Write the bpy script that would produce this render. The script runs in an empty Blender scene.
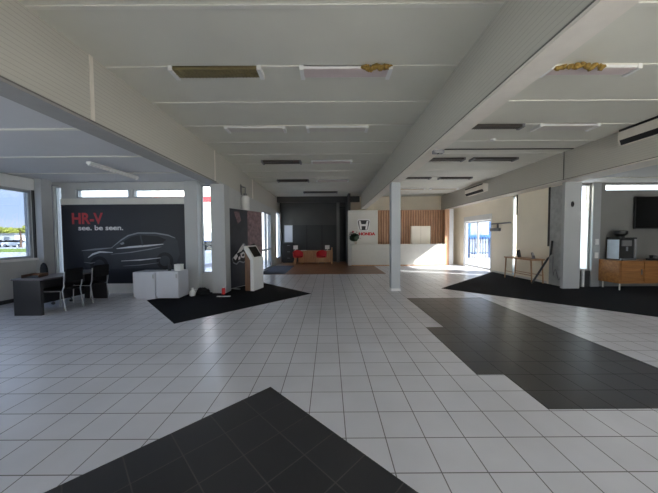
import bpy, bmesh, math, random
from mathutils import Matrix, Vector, noise
random.seed(7)
PI = math.pi
SC = bpy.context.scene
COL = SC.collection

# ------------------------------------------------------------------ materials
def s2l(c):
    c = c / 255.0
    return c / 12.92 if c <= 0.04045 else ((c + 0.055) / 1.055) ** 2.4
def rgb(r, g, b): return (s2l(r), s2l(g), s2l(b), 1.0)

def new_mat(name):
    m = bpy.data.materials.new(name); m.use_nodes = True
    nt = m.node_tree
    return m, nt, nt.nodes.get('Principled BSDF'), nt.nodes.get('Material Output')

def mat(name, col, rough=0.5, metal=0.0, spec=0.5, var=0.06, vscale=6.0, bump=0.0, bscale=40.0, coat=0.0):
    """plain paint-like material with a little procedural variation"""
    m, nt, bs, out = new_mat(name)
    bs.inputs['Roughness'].default_value = rough
    bs.inputs['Metallic'].default_value = metal
    bs.inputs['Specular IOR Level'].default_value = spec
    if coat: bs.inputs['Coat Weight'].default_value = coat
    tc = nt.nodes.new('ShaderNodeTexCoord')
    nz = nt.nodes.new('ShaderNodeTexNoise'); nz.inputs['Scale'].default_value = vscale; nz.inputs['Detail'].default_value = 4
    nt.links.new(tc.outputs['Object'], nz.inputs['Vector'])
    mp = nt.nodes.new('ShaderNodeMapRange')
    mp.inputs[1].default_value = 0.3; mp.inputs[2].default_value = 0.7
    mp.inputs[3].default_value = 1 - var; mp.inputs[4].default_value = 1 + var
    nt.links.new(nz.outputs['Fac'], mp.inputs[0])
    mx = nt.nodes.new('ShaderNodeMix'); mx.data_type = 'RGBA'; mx.blend_type = 'MULTIPLY'
    mx.inputs[0].default_value = 1.0; mx.inputs[6].default_value = col
    nt.links.new(mp.outputs[0], mx.inputs[7])
    nt.links.new(mx.outputs[2], bs.inputs['Base Color'])
    if bump:
        n2 = nt.nodes.new('ShaderNodeTexNoise'); n2.inputs['Scale'].default_value = bscale
        nt.links.new(tc.outputs['Object'], n2.inputs['Vector'])
        b = nt.nodes.new('ShaderNodeBump'); b.inputs['Strength'].default_value = bump; b.inputs['Distance'].default_value = 0.01
        nt.links.new(n2.outputs['Fac'], b.inputs['Height']); nt.links.new(b.outputs[0], bs.inputs['Normal'])
    return m

def tile_mat(name, col, grout, size, mortar, off, rotz=0.0, rough=0.3, var=0.12, spec=0.5):
    m, nt, bs, out = new_mat(name)
    tc = nt.nodes.new('ShaderNodeTexCoord')
    mp = nt.nodes.new('ShaderNodeMapping'); mp.vector_type = 'TEXTURE'
    mp.inputs['Location'].default_value = (off[0], off[1], 0)
    mp.inputs['Rotation'].default_value = (0, 0, rotz)
    nt.links.new(tc.outputs['Object'], mp.inputs['Vector'])
    br = nt.nodes.new('ShaderNodeTexBrick'); br.offset = 0.0; br.squash = 1.0
    br.inputs['Scale'].default_value = 1.0
    br.inputs['Mortar Size'].default_value = mortar
    br.inputs['Mortar Smooth'].default_value = 0.2
    br.inputs['Brick Width'].default_value = size
    br.inputs['Row Height'].default_value = size
    c1 = tuple(c * (1 - var / 2) for c in col[:3]) + (1,); c2 = tuple(c * (1 + var / 2) for c in col[:3]) + (1,)
    br.inputs['Color1'].default_value = c1; br.inputs['Color2'].default_value = c2; br.inputs['Mortar'].default_value = grout
    nt.links.new(mp.outputs[0], br.inputs['Vector'])
    nz = nt.nodes.new('ShaderNodeTexNoise'); nz.inputs['Scale'].default_value = 1.6; nz.inputs['Detail'].default_value = 6
    nt.links.new(tc.outputs['Object'], nz.inputs['Vector'])
    mr = nt.nodes.new('ShaderNodeMapRange'); mr.inputs[1].default_value = 0.3; mr.inputs[2].default_value = 0.7
    mr.inputs[3].default_value = 0.92; mr.inputs[4].default_value = 1.08
    nt.links.new(nz.outputs['Fac'], mr.inputs[0])
    mx = nt.nodes.new('ShaderNodeMix'); mx.data_type = 'RGBA'; mx.blend_type = 'MULTIPLY'; mx.inputs[0].default_value = 1
    nt.links.new(br.outputs['Color'], mx.inputs[6]); nt.links.new(mr.outputs[0], mx.inputs[7])
    nt.links.new(mx.outputs[2], bs.inputs['Base Color'])
    r2 = nt.nodes.new('ShaderNodeMapRange'); r2.inputs[3].default_value = rough; r2.inputs[4].default_value = 0.8
    nt.links.new(br.outputs['Fac'], r2.inputs[0]); nt.links.new(r2.outputs[0], bs.inputs['Roughness'])
    bs.inputs['Specular IOR Level'].default_value = spec
    bp = nt.nodes.new('ShaderNodeBump'); bp.inputs['Strength'].default_value = 0.35; bp.inputs['Distance'].default_value = 0.004; bp.invert = True
    nt.links.new(br.outputs['Fac'], bp.inputs['Height']); nt.links.new(bp.outputs[0], bs.inputs['Normal'])
    return m

def wood_mat(name, c1, c2, rough=0.4, axis=0, scale=5.0, plank=None):
    m, nt, bs, out = new_mat(name)
    tc = nt.nodes.new('ShaderNodeTexCoord'); mp = nt.nodes.new('ShaderNodeMapping')
    sc = [scale * 4] * 3; sc[axis] = scale * 0.35
    mp.inputs['Scale'].default_value = sc
    nt.links.new(tc.outputs['Object'], mp.inputs['Vector'])
    nz = nt.nodes.new('ShaderNodeTexNoise'); nz.inputs['Scale'].default_value = 1; nz.inputs['Detail'].default_value = 6; nz.inputs['Distortion'].default_value = 0.6
    nt.links.new(mp.outputs[0], nz.inputs['Vector'])
    rp = nt.nodes.new('ShaderNodeValToRGB'); rp.color_ramp.elements[0].position = 0.35; rp.color_ramp.elements[1].position = 0.68
    rp.color_ramp.elements[0].color = c1; rp.color_ramp.elements[1].color = c2
    nt.links.new(nz.outputs['Fac'], rp.inputs[0])
    last = rp.outputs[0]
    if plank:
        br = nt.nodes.new('ShaderNodeTexBrick'); br.inputs['Scale'].default_value = 1; br.inputs['Brick Width'].default_value = plank[0]
        br.inputs['Row Height'].default_value = plank[1]; br.inputs['Mortar Size'].default_value = 0.003
        br.inputs['Color1'].default_value = (0.85, 0.85, 0.85, 1); br.inputs['Color2'].default_value = (1.1, 1.1, 1.1, 1); br.inputs['Mortar'].default_value = (0.3, 0.3, 0.3, 1)
        nt.links.new(tc.outputs['Object'], br.inputs['Vector'])
        mx = nt.nodes.new('ShaderNodeMix'); mx.data_type = 'RGBA'; mx.blend_type = 'MULTIPLY'; mx.inputs[0].default_value = 1
        nt.links.new(last, mx.inputs[6]); nt.links.new(br.outputs[0], mx.inputs[7]); last = mx.outputs[2]
    nt.links.new(last, bs.inputs['Base Color'])
    bs.inputs['Roughness'].default_value = rough
    return m

def lined_mat(name, col, rough, pitch, vec_axis, strength=0.5):
    """painted boarding with fine grooves every `pitch` metres along vec_axis (0 x, 1 y, 2 z)"""
    m, nt, bs, out = new_mat(name)
    tc = nt.nodes.new('ShaderNodeTexCoord'); sp = nt.nodes.new('ShaderNodeSeparateXYZ')
    nt.links.new(tc.outputs['Object'], sp.inputs[0])
    def M(op, a, b=None):
        n = nt.nodes.new('ShaderNodeMath'); n.operation = op
        for i, v in enumerate((a, b)):
            if v is None: continue
            if isinstance(v, (int, float)): n.inputs[i].default_value = v
            else: nt.links.new(v, n.inputs[i])
        return n.outputs[0]
    f = M('FRACT', M('DIVIDE', sp.outputs[vec_axis], pitch))
    groove = M('LESS_THAN', f, 0.14)
    mx = nt.nodes.new('ShaderNodeMix'); mx.data_type = 'RGBA'
    mx.inputs[6].default_value = col; mx.inputs[7].default_value = tuple(c * 0.62 for c in col[:3]) + (1,)
    nt.links.new(M('MULTIPLY', groove, strength), mx.inputs[0])
    nt.links.new(mx.outputs[2], bs.inputs['Base Color'])
    bp = nt.nodes.new('ShaderNodeBump'); bp.invert = True; bp.inputs['Strength'].default_value = 0.5; bp.inputs['Distance'].default_value = 0.006
    nt.links.new(groove, bp.inputs['Height']); nt.links.new(bp.outputs[0], bs.inputs['Normal'])
    bs.inputs['Roughness'].default_value = rough
    return m

def glass_mat(name, tint, refl=0.07):
    m, nt, bs, out = new_mat(name); nt.nodes.remove(bs)
    tr = nt.nodes.new('ShaderNodeBsdfTransparent'); tr.inputs['Color'].default_value = tint
    gl = nt.nodes.new('ShaderNodeBsdfGlossy'); gl.inputs['Roughness'].default_value = 0.02
    lw = nt.nodes.new('ShaderNodeLayerWeight'); lw.inputs['Blend'].default_value = 0.25
    mr = nt.nodes.new('ShaderNodeMapRange'); mr.inputs[3].default_value = refl * 0.6; mr.inputs[4].default_value = refl * 3
    nt.links.new(lw.outputs['Fresnel'], mr.inputs[0])
    ms = nt.nodes.new('ShaderNodeMixShader'); nt.links.new(mr.outputs[0], ms.inputs[0])
    nt.links.new(tr.outputs[0], ms.inputs[1]); nt.links.new(gl.outputs[0], ms.inputs[2])
    nt.links.new(ms.outputs[0], out.inputs['Surface'])
    return m

def frosted_mat(name, col):
    m, nt, bs, out = new_mat(name); nt.nodes.remove(bs)
    a = nt.nodes.new('ShaderNodeBsdfTranslucent'); a.inputs['Color'].default_value = col
    b = nt.nodes.new('ShaderNodeBsdfDiffuse'); b.inputs['Color'].default_value = col
    ms = nt.nodes.new('ShaderNodeMixShader'); ms.inputs[0].default_value = 0.12
    nt.links.new(a.outputs[0], ms.inputs[1]); nt.links.new(b.outputs[0], ms.inputs[2])
    nt.links.new(ms.outputs[0], out.inputs['Surface'])
    return m

TS = 0.302
M = {
 'tile_white': tile_mat('floor_tile_pale', rgb(207, 207, 214), rgb(108, 106, 108), TS, 0.0043, (0.423, 1.667), 0, 0.28, 0.05, 1.0),
 'tile_dark': tile_mat('floor_tile_charcoal', rgb(50, 50, 53), rgb(84, 82, 80), TS, 0.004, (-0.609, 2.667), PI / 4, 0.38, 0.16, 0.3),
 'tile_mid': tile_mat('floor_tile_slate', rgb(64, 63, 63), rgb(46, 46, 46), TS, 0.004, (0.423, 1.667), 0, 0.30, 0.10, 0.4),
 'wood_floor': wood_mat('wood_floor_boards', rgb(96, 62, 40), rgb(150, 104, 70), 0.35, 0, 4, (1.2, 0.14)),
 'carpet': mat('carpet_black', rgb(27, 27, 30), 0.95, spec=0.1, var=0.25, vscale=60, bump=0.6, bscale=300),
 'carpet_soft': mat('carpet_charcoal', rgb(38, 39, 43), 0.95, spec=0.1, var=0.25, vscale=60, bump=0.6, bscale=300),
 'carpet_grey': mat('carpet_blue_grey', rgb(84, 88, 98), 0.95, spec=0.1, var=0.2, vscale=50, bump=0.5, bscale=300),
 'ceiling': mat('ceiling_paint', rgb(212, 211, 200), 0.75, var=0.03, vscale=1.2),
 'ceiling_low': mat('ceiling_low_paint', rgb(196, 196, 198), 0.75, var=0.03, vscale=1.2),
 'batten': mat('batten_paint', rgb(216, 214, 205), 0.6, var=0.03),
 'beam': lined_mat('beam_boarding', rgb(190, 187, 178), 0.7, 0.052, 2, 0.45),
 'beam_edge': mat('beam_trim_paint', rgb(222, 216, 206), 0.65, var=0.04),
 'dark_gap': mat('dark_seam_paint', rgb(60, 58, 55), 0.8),  # plain dark paint for seams, slots and cover strips
 'seam_grey': mat('seam_paint_grey', rgb(108, 106, 102), 0.8),
 'wall': mat('wall_paint_offwhite', rgb(214, 211, 203), 0.7, var=0.03, vscale=1.5),
 'wall_neutral': mat('wall_paint_neutral', rgb(188, 189, 188), 0.7, var=0.03, vscale=1.5),
 'wall_cream': mat('wall_paint_cream', rgb(246, 236, 216), 0.7, var=0.03, vscale=1.5),
 'panel_grey': mat('panel_paint_grey', rgb(172, 173, 172), 0.7, var=0.14, vscale=7),
 'wall_grey': mat('wall_paint_grey', rgb(130, 129, 126), 0.7, var=0.04, vscale=1.5),
 'wall_dark': mat('wall_paint_charcoal', rgb(78, 78, 76), 0.75, var=0.06, vscale=1.5),
 'panel_dark': mat('panel_charcoal', rgb(52, 53, 53), 0.6, var=0.06),
 'pillar': mat('pillar_paint', rgb(178, 180, 181), 0.55, var=0.03, vscale=2),
 'column': mat('column_paint', rgb(178, 183, 187), 0.5, var=0.03, vscale=2),
 'alu': mat('frame_aluminium', rgb(165, 168, 170), 0.4, 0.3, var=0.03),
 'white': mat('white_lacquer', rgb(226, 226, 224), 0.4, var=0.02),
 'counter': mat('counter_white', rgb(196, 193, 184), 0.45, var=0.02),
 'soffit': mat('soffit_shaded', rgb(150, 148, 146), 0.7, var=0.03),  # left beam underside, its shade put into the grey
 'cab_grey': mat('cabinet_light_grey', rgb(200, 202, 210), 0.45, var=0.02),
 'black': mat('black_plastic', rgb(22, 22, 24), 0.45, var=0.1),
 'black_fabric': mat('black_upholstery', rgb(26, 26, 28), 0.9, spec=0.2, var=0.15, vscale=40),
 'screen': mat('screen_glass', rgb(9, 9, 11), 0.12, var=0.0),
 'desk': mat('desk_charcoal', rgb(31, 30, 34), 0.45, var=0.06),
 'desk_top': mat('desk_top_grey', rgb(92, 88, 90), 0.28, var=0.06),
 'chrome': mat('chrome_steel', rgb(215, 217, 220), 0.25, 0.6, var=0.0),
 'steel': mat('brushed_steel', rgb(140, 142, 146), 0.35, 0.9, var=0.03),
 'red': mat('red_upholstery', rgb(186, 18, 26), 0.6, var=0.08),
 'red_paint': mat('red_lettering', rgb(200, 26, 34), 0.5, var=0.02),
 'red_letter': mat('poster_red_lettering', rgb(178, 46, 52), 0.5, var=0.02),
 'timber': wood_mat('oak_timber', rgb(168, 122, 82), rgb(200, 156, 112), 0.45, 2, 5),
 'slat': wood_mat('slat_timber', rgb(178, 132, 100), rgb(206, 164, 130), 0.5, 2, 5),
 'slat_back': mat('slat_backing', rgb(128, 88, 62), 0.7),
 'sideboard': wood_mat('sideboard_oak', rgb(138, 92, 48), rgb(172, 118, 66), 0.4, 0, 4),
 'brown': wood_mat('walnut_panel', rgb(96, 66, 44), rgb(126, 90, 62), 0.45, 2, 5),
 'poster': mat('poster_charcoal_print', rgb(40, 42, 49), 0.45, spec=0.3, var=0.05, vscale=1),
 'art_body': mat('print_dark_grey', rgb(52, 55, 62), 0.45, spec=0.3, var=0.1, vscale=3),
 'art_black': mat('print_black', rgb(20, 21, 25), 0.45, spec=0.3, var=0.05),
 'art_light': mat('print_silver', rgb(205, 208, 212), 0.45, spec=0.3, var=0.08),
 'art_mid': mat('print_mid_grey', rgb(132, 136, 142), 0.45, spec=0.3, var=0.08),
 'art_purple': mat('print_mauve_brown', rgb(112, 88, 92), 0.5, var=0.55, vscale=9),
 'art_navy': mat('print_navy_black', rgb(34, 36, 46), 0.5, var=0.35, vscale=4),
 'art_white': mat('print_white', rgb(222, 220, 218), 0.5, var=0.1),
 'olive': mat('louvre_olive', rgb(118, 108, 74), 0.5, var=0.12, vscale=20),
 'louvre_dark': mat('louvre_dark', rgb(66, 60, 54), 0.5, var=0.15, vscale=20),
 'louvre_pink': mat('diffuser_pinkish', rgb(206, 192, 190), 0.5, var=0.04),
 'louvre_pale': mat('diffuser_pale', rgb(205, 200, 194), 0.5, var=0.04),
 'louvre_tan': mat('diffuser_tan', rgb(160, 132, 92), 0.5, var=0.08),
 'foam': mat('yellow_insulation', rgb(150, 122, 60), 0.95, var=0.35, vscale=30, bump=1.0, bscale=60),
 'grey_plastic': mat('grey_plastic', rgb(120, 120, 122), 0.5),
 'leaf': mat('leaf_green', rgb(30, 56, 28), 0.55, var=0.35, vscale=14),
 'flower': mat('flower_pink', rgb(200, 96, 100), 0.6, var=0.2, vscale=14),
 'vase': mat('ceramic_beige', rgb(190, 178, 160), 0.3),
 'curtain': mat('curtain_blue_grey', rgb(138, 142, 152), 0.9, var=0.08, vscale=8),
 'glass_clear': glass_mat('glass_clear', (0.86, 0.89, 0.90, 1)),
 'glass_dimmed': glass_mat('glass_dimming_tint', (0.37, 0.41, 0.47, 1), 0.08),  # even tint added to dim the bright view outside
 'glass_door': glass_mat('glass_door_tint', (0.66, 0.68, 0.70, 1), 0.08),  # tint added so the bright yard does not wash out
 'frosted': frosted_mat('frosted_film', rgb(240, 245, 246)),
 'concrete': mat('concrete_yard', rgb(212, 208, 198), 0.9, var=0.12, vscale=0.6),
 'lawn': mat('lawn_green', rgb(140, 160, 66), 0.95, var=0.3, vscale=1.5),
 'tree': mat('tree_yellow_green', rgb(150, 150, 62), 0.9, var=0.5, vscale=1.2),
 'bark': mat('tree_bark', rgb(120, 92, 72), 0.9, var=0.2),
 'building': mat('building_white', rgb(232, 228, 218), 0.8, var=0.04, vscale=0.4),
 'side_panel': mat('side_panel_lit_tone', rgb(196, 208, 222), 0.4),  # lit side of the coffee machine put into a pale colour
 'building_blue': mat('building_blue_grey', rgb(146, 160, 180), 0.8, var=0.04, vscale=0.4),
 'sign_red': mat('sign_red', rgb(214, 40, 46), 0.6),
 'roof_grey': mat('roof_grey', rgb(140, 142, 146), 0.7),
 'navy': mat('navy_paint', rgb(44, 50, 70), 0.6),
 'blue': mat('blue_paint', rgb(48, 104, 168), 0.6),
 'car_blue': mat('car_paint_blue', rgb(44, 88, 160), 0.3, coat=0.5),
 'car_white': mat('car_paint_white', rgb(228, 228, 230), 0.3, coat=0.5),
 'car_silver': mat('car_paint_silver', rgb(150, 154, 162), 0.3, 0.4, coat=0.5),
 'car_red': mat('car_paint_red', rgb(160, 40, 44), 0.3, coat=0.5),
 'tyre': mat('tyre_rubber', rgb(24, 24, 25), 0.9),
}

# ------------------------------------------------------------------ mesh builder
class MB:
    def __init__(s): s.bm = bmesh.new(); s.mi = 0
    def _mark(s, faces):
        for f in faces: f.material_index = s.mi
    def poly(s, pts):
        f = s.bm.faces.new([s.bm.verts.new(p) for p in pts]); f.material_index = s.mi; return f
    def box(s, x0, x1, y0, y1, z0, z1):
        x0, x1 = sorted((x0, x1)); y0, y1 = sorted((y0, y1)); z0, z1 = sorted((z0, z1))
        v = [s.bm.verts.new(p) for p in ((x0,y0,z0),(x1,y0,z0),(x1,y1,z0),(x0,y1,z0),(x0,y0,z1),(x1,y0,z1),(x1,y1,z1),(x0,y1,z1))]
        s._mark([s.bm.faces.new([v[i] for i in q]) for q in ((3,2,1,0),(4,5,6,7),(0,1,5,4),(1,2,6,5),(2,3,7,6),(3,0,4,7))]); return s
    def obox(s, c, size, rz=0.0, rx=0.0):
        mt = Matrix.Translation(c) @ Matrix.Rotation(rz, 4, 'Z') @ Matrix.Rotation(rx, 4, 'X')
        a, b, d = (k / 2 for k in size)
        v = [s.bm.verts.new(mt @ Vector(p)) for p in ((-a,-b,-d),(a,-b,-d),(a,b,-d),(-a,b,-d),(-a,-b,d),(a,-b,d),(a,b,d),(-a,b,d))]
        s._mark([s.bm.faces.new([v[i] for i in q]) for q in ((3,2,1,0),(4,5,6,7),(0,1,5,4),(1,2,6,5),(2,3,7,6),(3,0,4,7))]); return s
    def prism(s, pts, vec):
        """closed polygon of 3-D points extruded along vec"""
        vec = Vector(vec); n = len(pts)
        a = [s.bm.verts.new(p) for p in pts]; b = [s.bm.verts.new(Vector(p) + vec) for p in pts]
        fs = [s.bm.faces.new(a[::-1]), s.bm.faces.new(b)]
        for i in range(n):
            j = (i + 1) % n; fs.append(s.bm.faces.new((a[i], a[j], b[j], b[i])))
        s._mark(fs); return s
    def strip(s, pts2, w, y, t, kx=None):
        """flat ribbon along an x,z polyline at depth y, thickness t"""
        out = []
        for i, (x, z) in enumerate(pts2):
            x0, z0 = pts2[max(i - 1, 0)]; x1, z1 = pts2[min(i + 1, len(pts2) - 1)]
            d = Vector((x1 - x0, z1 - z0)).normalized(); nrm = Vector((-d.y, d.x)) * w / 2
            taper = 0.35 if i in (0, len(pts2) - 1) else 1.0
            out.append((x + nrm.x * taper, z + nrm.y * taper, x - nrm.x * taper, z - nrm.y * taper))
        poly = [(a, y, b) for a, b, c, d in out] + [(c, y, d) for a, b, c, d in reversed(out)]
        return s.prism(poly, (0, -t, 0))
    def tube(s, pts, r, n=8):
        pts = [Vector(p) for p in pts]; rings = []
        rr = r if isinstance(r, (list, tuple)) else [r] * len(pts)
        for i, p in enumerate(pts):
            d = (pts[min(i + 1, len(pts) - 1)] - pts[max(i - 1, 0)]).normalized()
            up = Vector((0, 0, 1)) if abs(d.z) < 0.9 else Vector((1, 0, 0))
            a = d.cross(up).normalized(); b = d.cross(a).normalized()
            rings.append([s.bm.verts.new(p + (a * math.cos(2*PI*k/n) + b * math.sin(2*PI*k/n)) * rr[i]) for k in range(n)])
        fs = []
        for i in range(len(rings) - 1):
            for k in range(n):
                fs.append(s.bm.faces.new((rings[i][k], rings[i][(k+1)%n], rings[i+1][(k+1)%n], rings[i+1][k])))
        fs.append(s.bm.faces.new(rings[0][::-1])); fs.append(s.bm.faces.new(rings[-1]))
        s._mark(fs); return s
    def lathe(s, prof, c=(0,0,0), n=16, axis='Z'):
        rings = []
        for r, z in prof:
            ring = []
            for k in range(n):
                a = 2*PI*k/n; p = Vector((r*math.cos(a), r*math.sin(a), z))
                if axis == 'Y': p = Vector((p.x, p.z, p.y))
                if axis == 'X': p = Vector((p.z, p.x, p.y))
                ring.append(s.bm.verts.new(Vector(c) + p))
            rings.append(ring)
        fs = []
        for i in range(len(rings) - 1):
            for k in range(n):
                fs.append(s.bm.faces.new((rings[i][k], rings[i][(k+1)%n], rings[i+1][(k+1)%n], rings[i+1][k])))
        fs.append(s.bm.faces.new(rings[0][::-1])); fs.append(s.bm.faces.new(rings[-1]))
        s._mark(fs); return s
    def blob(s, c, rad, amp=0.15, freq=3.0, sub=3, seed=0.0):
        r = bmesh.ops.create_icosphere(s.bm, subdivisions=sub, radius=1.0)
        for v in r['verts']:
            d = v.co.normalized(); k = 1 + amp * noise.noise(d * freq + Vector((seed, seed * 1.7, seed * 0.3)))
            v.co = Vector(c) + Vector((d.x*rad[0], d.y*rad[1], d.z*rad[2])) * k
        for f in {f for v in r['verts'] for f in v.link_faces}: f.material_index = s.mi
        return s
    def build(s, name, m, parent=None, world=False, smooth=False, bevel=0.0):
        bmesh.ops.recalc_face_normals(s.bm, faces=s.bm.faces[:])
        if parent is not None and world:
            top = parent
            while top.parent: top = top.parent
            bmesh.ops.translate(s.bm, verts=s.bm.verts[:], vec=-Vector(top.location))
        me = bpy.data.meshes.new(name); s.bm.to_mesh(me); s.bm.free()
        for k in (m if isinstance(m, (list, tuple)) else [m]): me.materials.append(M[k])
        if smooth:
            for p in me.polygons: p.use_smooth = True
            me.set_sharp_from_angle(angle=math.radians(40))
        o = bpy.data.objects.new(name, me); COL.objects.link(o)
        if parent is not None: o.parent = parent
        if bevel:
            b = o.modifiers.new('edge', 'BEVEL'); b.width = bevel; b.segments = 2; b.limit_method = 'ANGLE'
        return o

def tag(o, label, cat, group=None, kind=None):
    o['label'] = label; o['category'] = cat
    if group: o['group'] = group
    if kind: o['kind'] = kind
    return o
def thing(name, label, cat, loc=(0,0,0), rz=0.0, group=None):
    o = bpy.data.objects.new(name, None); COL.objects.link(o); o.empty_display_size = 0.1
    o.location = loc; o.rotation_euler = (0, 0, rz)
    return tag(o, label, cat, group)
def copy_tree(o, parent=None):
    c = o.copy(); COL.objects.link(c); c.parent = parent
    for ch in list(o.children): copy_tree(ch, c)
    return c
def struct(name, mb, m, label, cat, **k): return tag(mb.build(name, m, **k), label, cat, kind='structure')
def box(*a): return MB().box(*a)
def lettering(body, size, name, m, parent, loc, rot, depth=0.004, bold=0.0, align='LEFT', width=None):
    cu = bpy.data.curves.new(name, 'FONT'); cu.body = body; cu.size = size; cu.extrude = depth; cu.offset = bold; cu.align_x = align
    t = bpy.data.objects.new(name, cu); COL.objects.link(t)
    bpy.context.view_layer.update()
    me = bpy.data.meshes.new_from_object(t.evaluated_get(bpy.context.evaluated_depsgraph_get()))
    bpy.data.objects.remove(t); bpy.data.curves.remove(cu)
    me.materials.clear(); me.materials.append(M[m]); me.name = name
    if width:
        xs = [v.co.x for v in me.vertices]; k = width / (max(xs) - min(xs))
        for v in me.vertices: v.co.x = (v.co.x - min(xs)) * k
    o = bpy.data.objects.new(name, me); COL.objects.link(o)
    o.location = loc; o.rotation_euler = rot; o.parent = parent
    return o

def wall_cells(mb, u0, u1, z0, z1, holes, put):
    us = sorted({u0, u1, *[h[0] for h in holes], *[h[1] for h in holes]}); zs = sorted({z0, z1, *[h[2] for h in holes], *[h[3] for h in holes]})
    for i in range(len(us) - 1):
        for j in range(len(zs) - 1):
            cu, cz = (us[i] + us[i+1]) / 2, (zs[j] + zs[j+1]) / 2
            if any(h[0] < cu < h[1] and h[2] < cz < h[3] for h in holes): continue
            put(us[i], us[i+1], zs[j], zs[j+1])
    bmesh.ops.remove_doubles(mb.bm, verts=mb.bm.verts[:], dist=1e-5)
    return mb
def wall_y(y0, y1, x0, x1, z0, z1, holes=()):
    mb = MB(); return wall_cells(mb, x0, x1, z0, z1, list(holes), lambda a, b, c, d: mb.box(a, b, y0, y1, c, d))
def wall_x(x0, x1, y0, y1, z0, z1, holes=()):
    mb = MB(); return wall_cells(mb, y0, y1, z0, z1, list(holes), lambda a, b, c, d: mb.box(x0, x1, a, b, c, d))

WN = [0]
def window(axis, pos, u0, u1, z0, z1, label, glass='glass_clear', fw=0.04, depth=0.09, frame='alu', bars=(), cat='window', name=None, zbars=()):
    """framed pane in an opening: axis 'Y' faces along Y at y = pos, 'X' faces along X at x = pos"""
    WN[0] += 1
    nm = name or 'window_%d' % WN[0]
    c = ((u0 + u1) / 2, pos, z0) if axis == 'Y' else (pos, (u0 + u1) / 2, z0)
    w = thing(nm, label, cat, c); w['kind'] = 'structure'
    f = MB(); g = MB(); d = depth / 2
    def put(mb, a, b, e, h, t):
        if axis == 'Y': mb.box(a, b, pos - t, pos + t, e, h)
        else: mb.box(pos - t, pos + t, a, b, e, h)
    put(f, u0, u0 + fw, z0, z1, d); put(f, u1 - fw, u1, z0, z1, d)
    put(f, u0 + fw, u1 - fw, z0, z0 + fw, d); put(f, u0 + fw, u1 - fw, z1 - fw, z1, d)
    for b in bars: put(f, b - fw / 2, b + fw / 2, z0 + fw, z1 - fw, d)
    for b in zbars: put(f, u0 + fw, u1 - fw, b - fw / 2, b + fw / 2, d * 0.8)
    put(g, u0 + fw, u1 - fw, z0 + fw, z1 - fw, 0.004)
    f.build('frame', frame, w, True); g.build('pane', glass, w, True)
    return w

# ------------------------------------------------------------------ room dimensions (metres)
ZC, ZL = 3.865, 3.09            # high and low ceilings
XL, YLB = -7.65, 7.40           # left bay: outer wall, back wall
XW = -2.97                      # left wall of the far nave
XR = 6.97                       # right wall of the far nave
YRB = 7.90                      # right bay back wall
XRO, YF = 11.6, -3.6            # right outer wall, glazed front

# floor and its inlays
struct('floor', box(-7.9, 11.9, -3.9, 17.2, -0.12, 0.0), 'tile_white', 'pale grey square floor tiles with dark grout', 'floor')
wf = struct('floor_boards', box(-2.95, 2.35, 10.9, 16.45, -0.01, 0.006), 'wood_floor', 'brown timber floor area in front of the dark back wall', 'floor')
u = math.sqrt(0.5)
def rot_rect(apex, a, b, z0, z1):
    ax, ay = apex; p = [(ax, ay), (ax + u*a, ay - u*a), (ax + u*a - u*b, ay - u*a - u*b), (ax - u*b, ay - u*b)]
    return MB().prism([(x, y, z0) for x, y in p], (0, 0, z1 - z0))
struct('floor_inlay', rot_rect((-0.609, 2.667), 8.5*TS, 10*TS, -0.01, 0.003), 'tile_dark', 'charcoal tile diamond set diagonally into the pale floor in the foreground', 'floor')
g = lambda i: 0.423 + TS * i
gy = lambda j: 1.667 + TS * j
st = [(g(5), gy(2)), (g(30), gy(2)), (g(30), gy(-4)), (g(31), gy(-4))]
pts = [(g(5), gy(2)+.02), (5.9, gy(2)+.02), (3.79, 3.36), (3.79, 6.55), (g(5), 6.55), (g(5), gy(9)+.04), (g(4), gy(9)+.04), (g(4), gy(4)+.01), (g(5), gy(4)+.01)]
pts = [(g(5), gy(2)+.02), (3.79, gy(2)+.02), (3.79, 6.55), (g(5), 6.55), (g(5), gy(9)+.04), (g(4), gy(9)+.04), (g(4), gy(4)+.01), (g(5), gy(4)+.01)]
struct('floor_inlay', MB().prism([(x, y, -0.01) for x, y in pts], (0, 0, 0.013)), 'tile_mid', 'dark slate tile strip with stepped edge right of the white column', 'floor')

# carpets laid at forty-five degrees
c1 = [(-4.5, 6.48), (-2.78, 4.69), (-0.5, 7.14), (-2.2, 8.87), (-2.95, 8.10), (-2.95, 7.38), (-3.6, 7.38)]
tag(MB().prism([(x, y, 0.0) for x, y in c1], (0, 0, 0.008)).build('floor_mat', 'carpet'), 'black carpet laid diagonally under the kiosk and the car poster pillar', 'carpet')
c2 = [(3.30, 7.75), (6.95, 11.25), (6.95, 7.88), (11.55, 7.88), (11.55, 3.3), (9.6, 1.45)]
tag(MB().prism([(x, y, 0.0) for x, y in c2], (0, 0, 0.008)).build('floor_mat', 'carpet_soft'), 'black carpet laid diagonally under the wooden sideboard and the slim table', 'carpet')
tag(box(-2.93, -1.85, 10.95, 14.2, 0.006, 0.014).build('floor_mat', 'carpet_grey'), 'blue-grey mat beside the far glazed door on the timber floor', 'mat')

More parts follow.
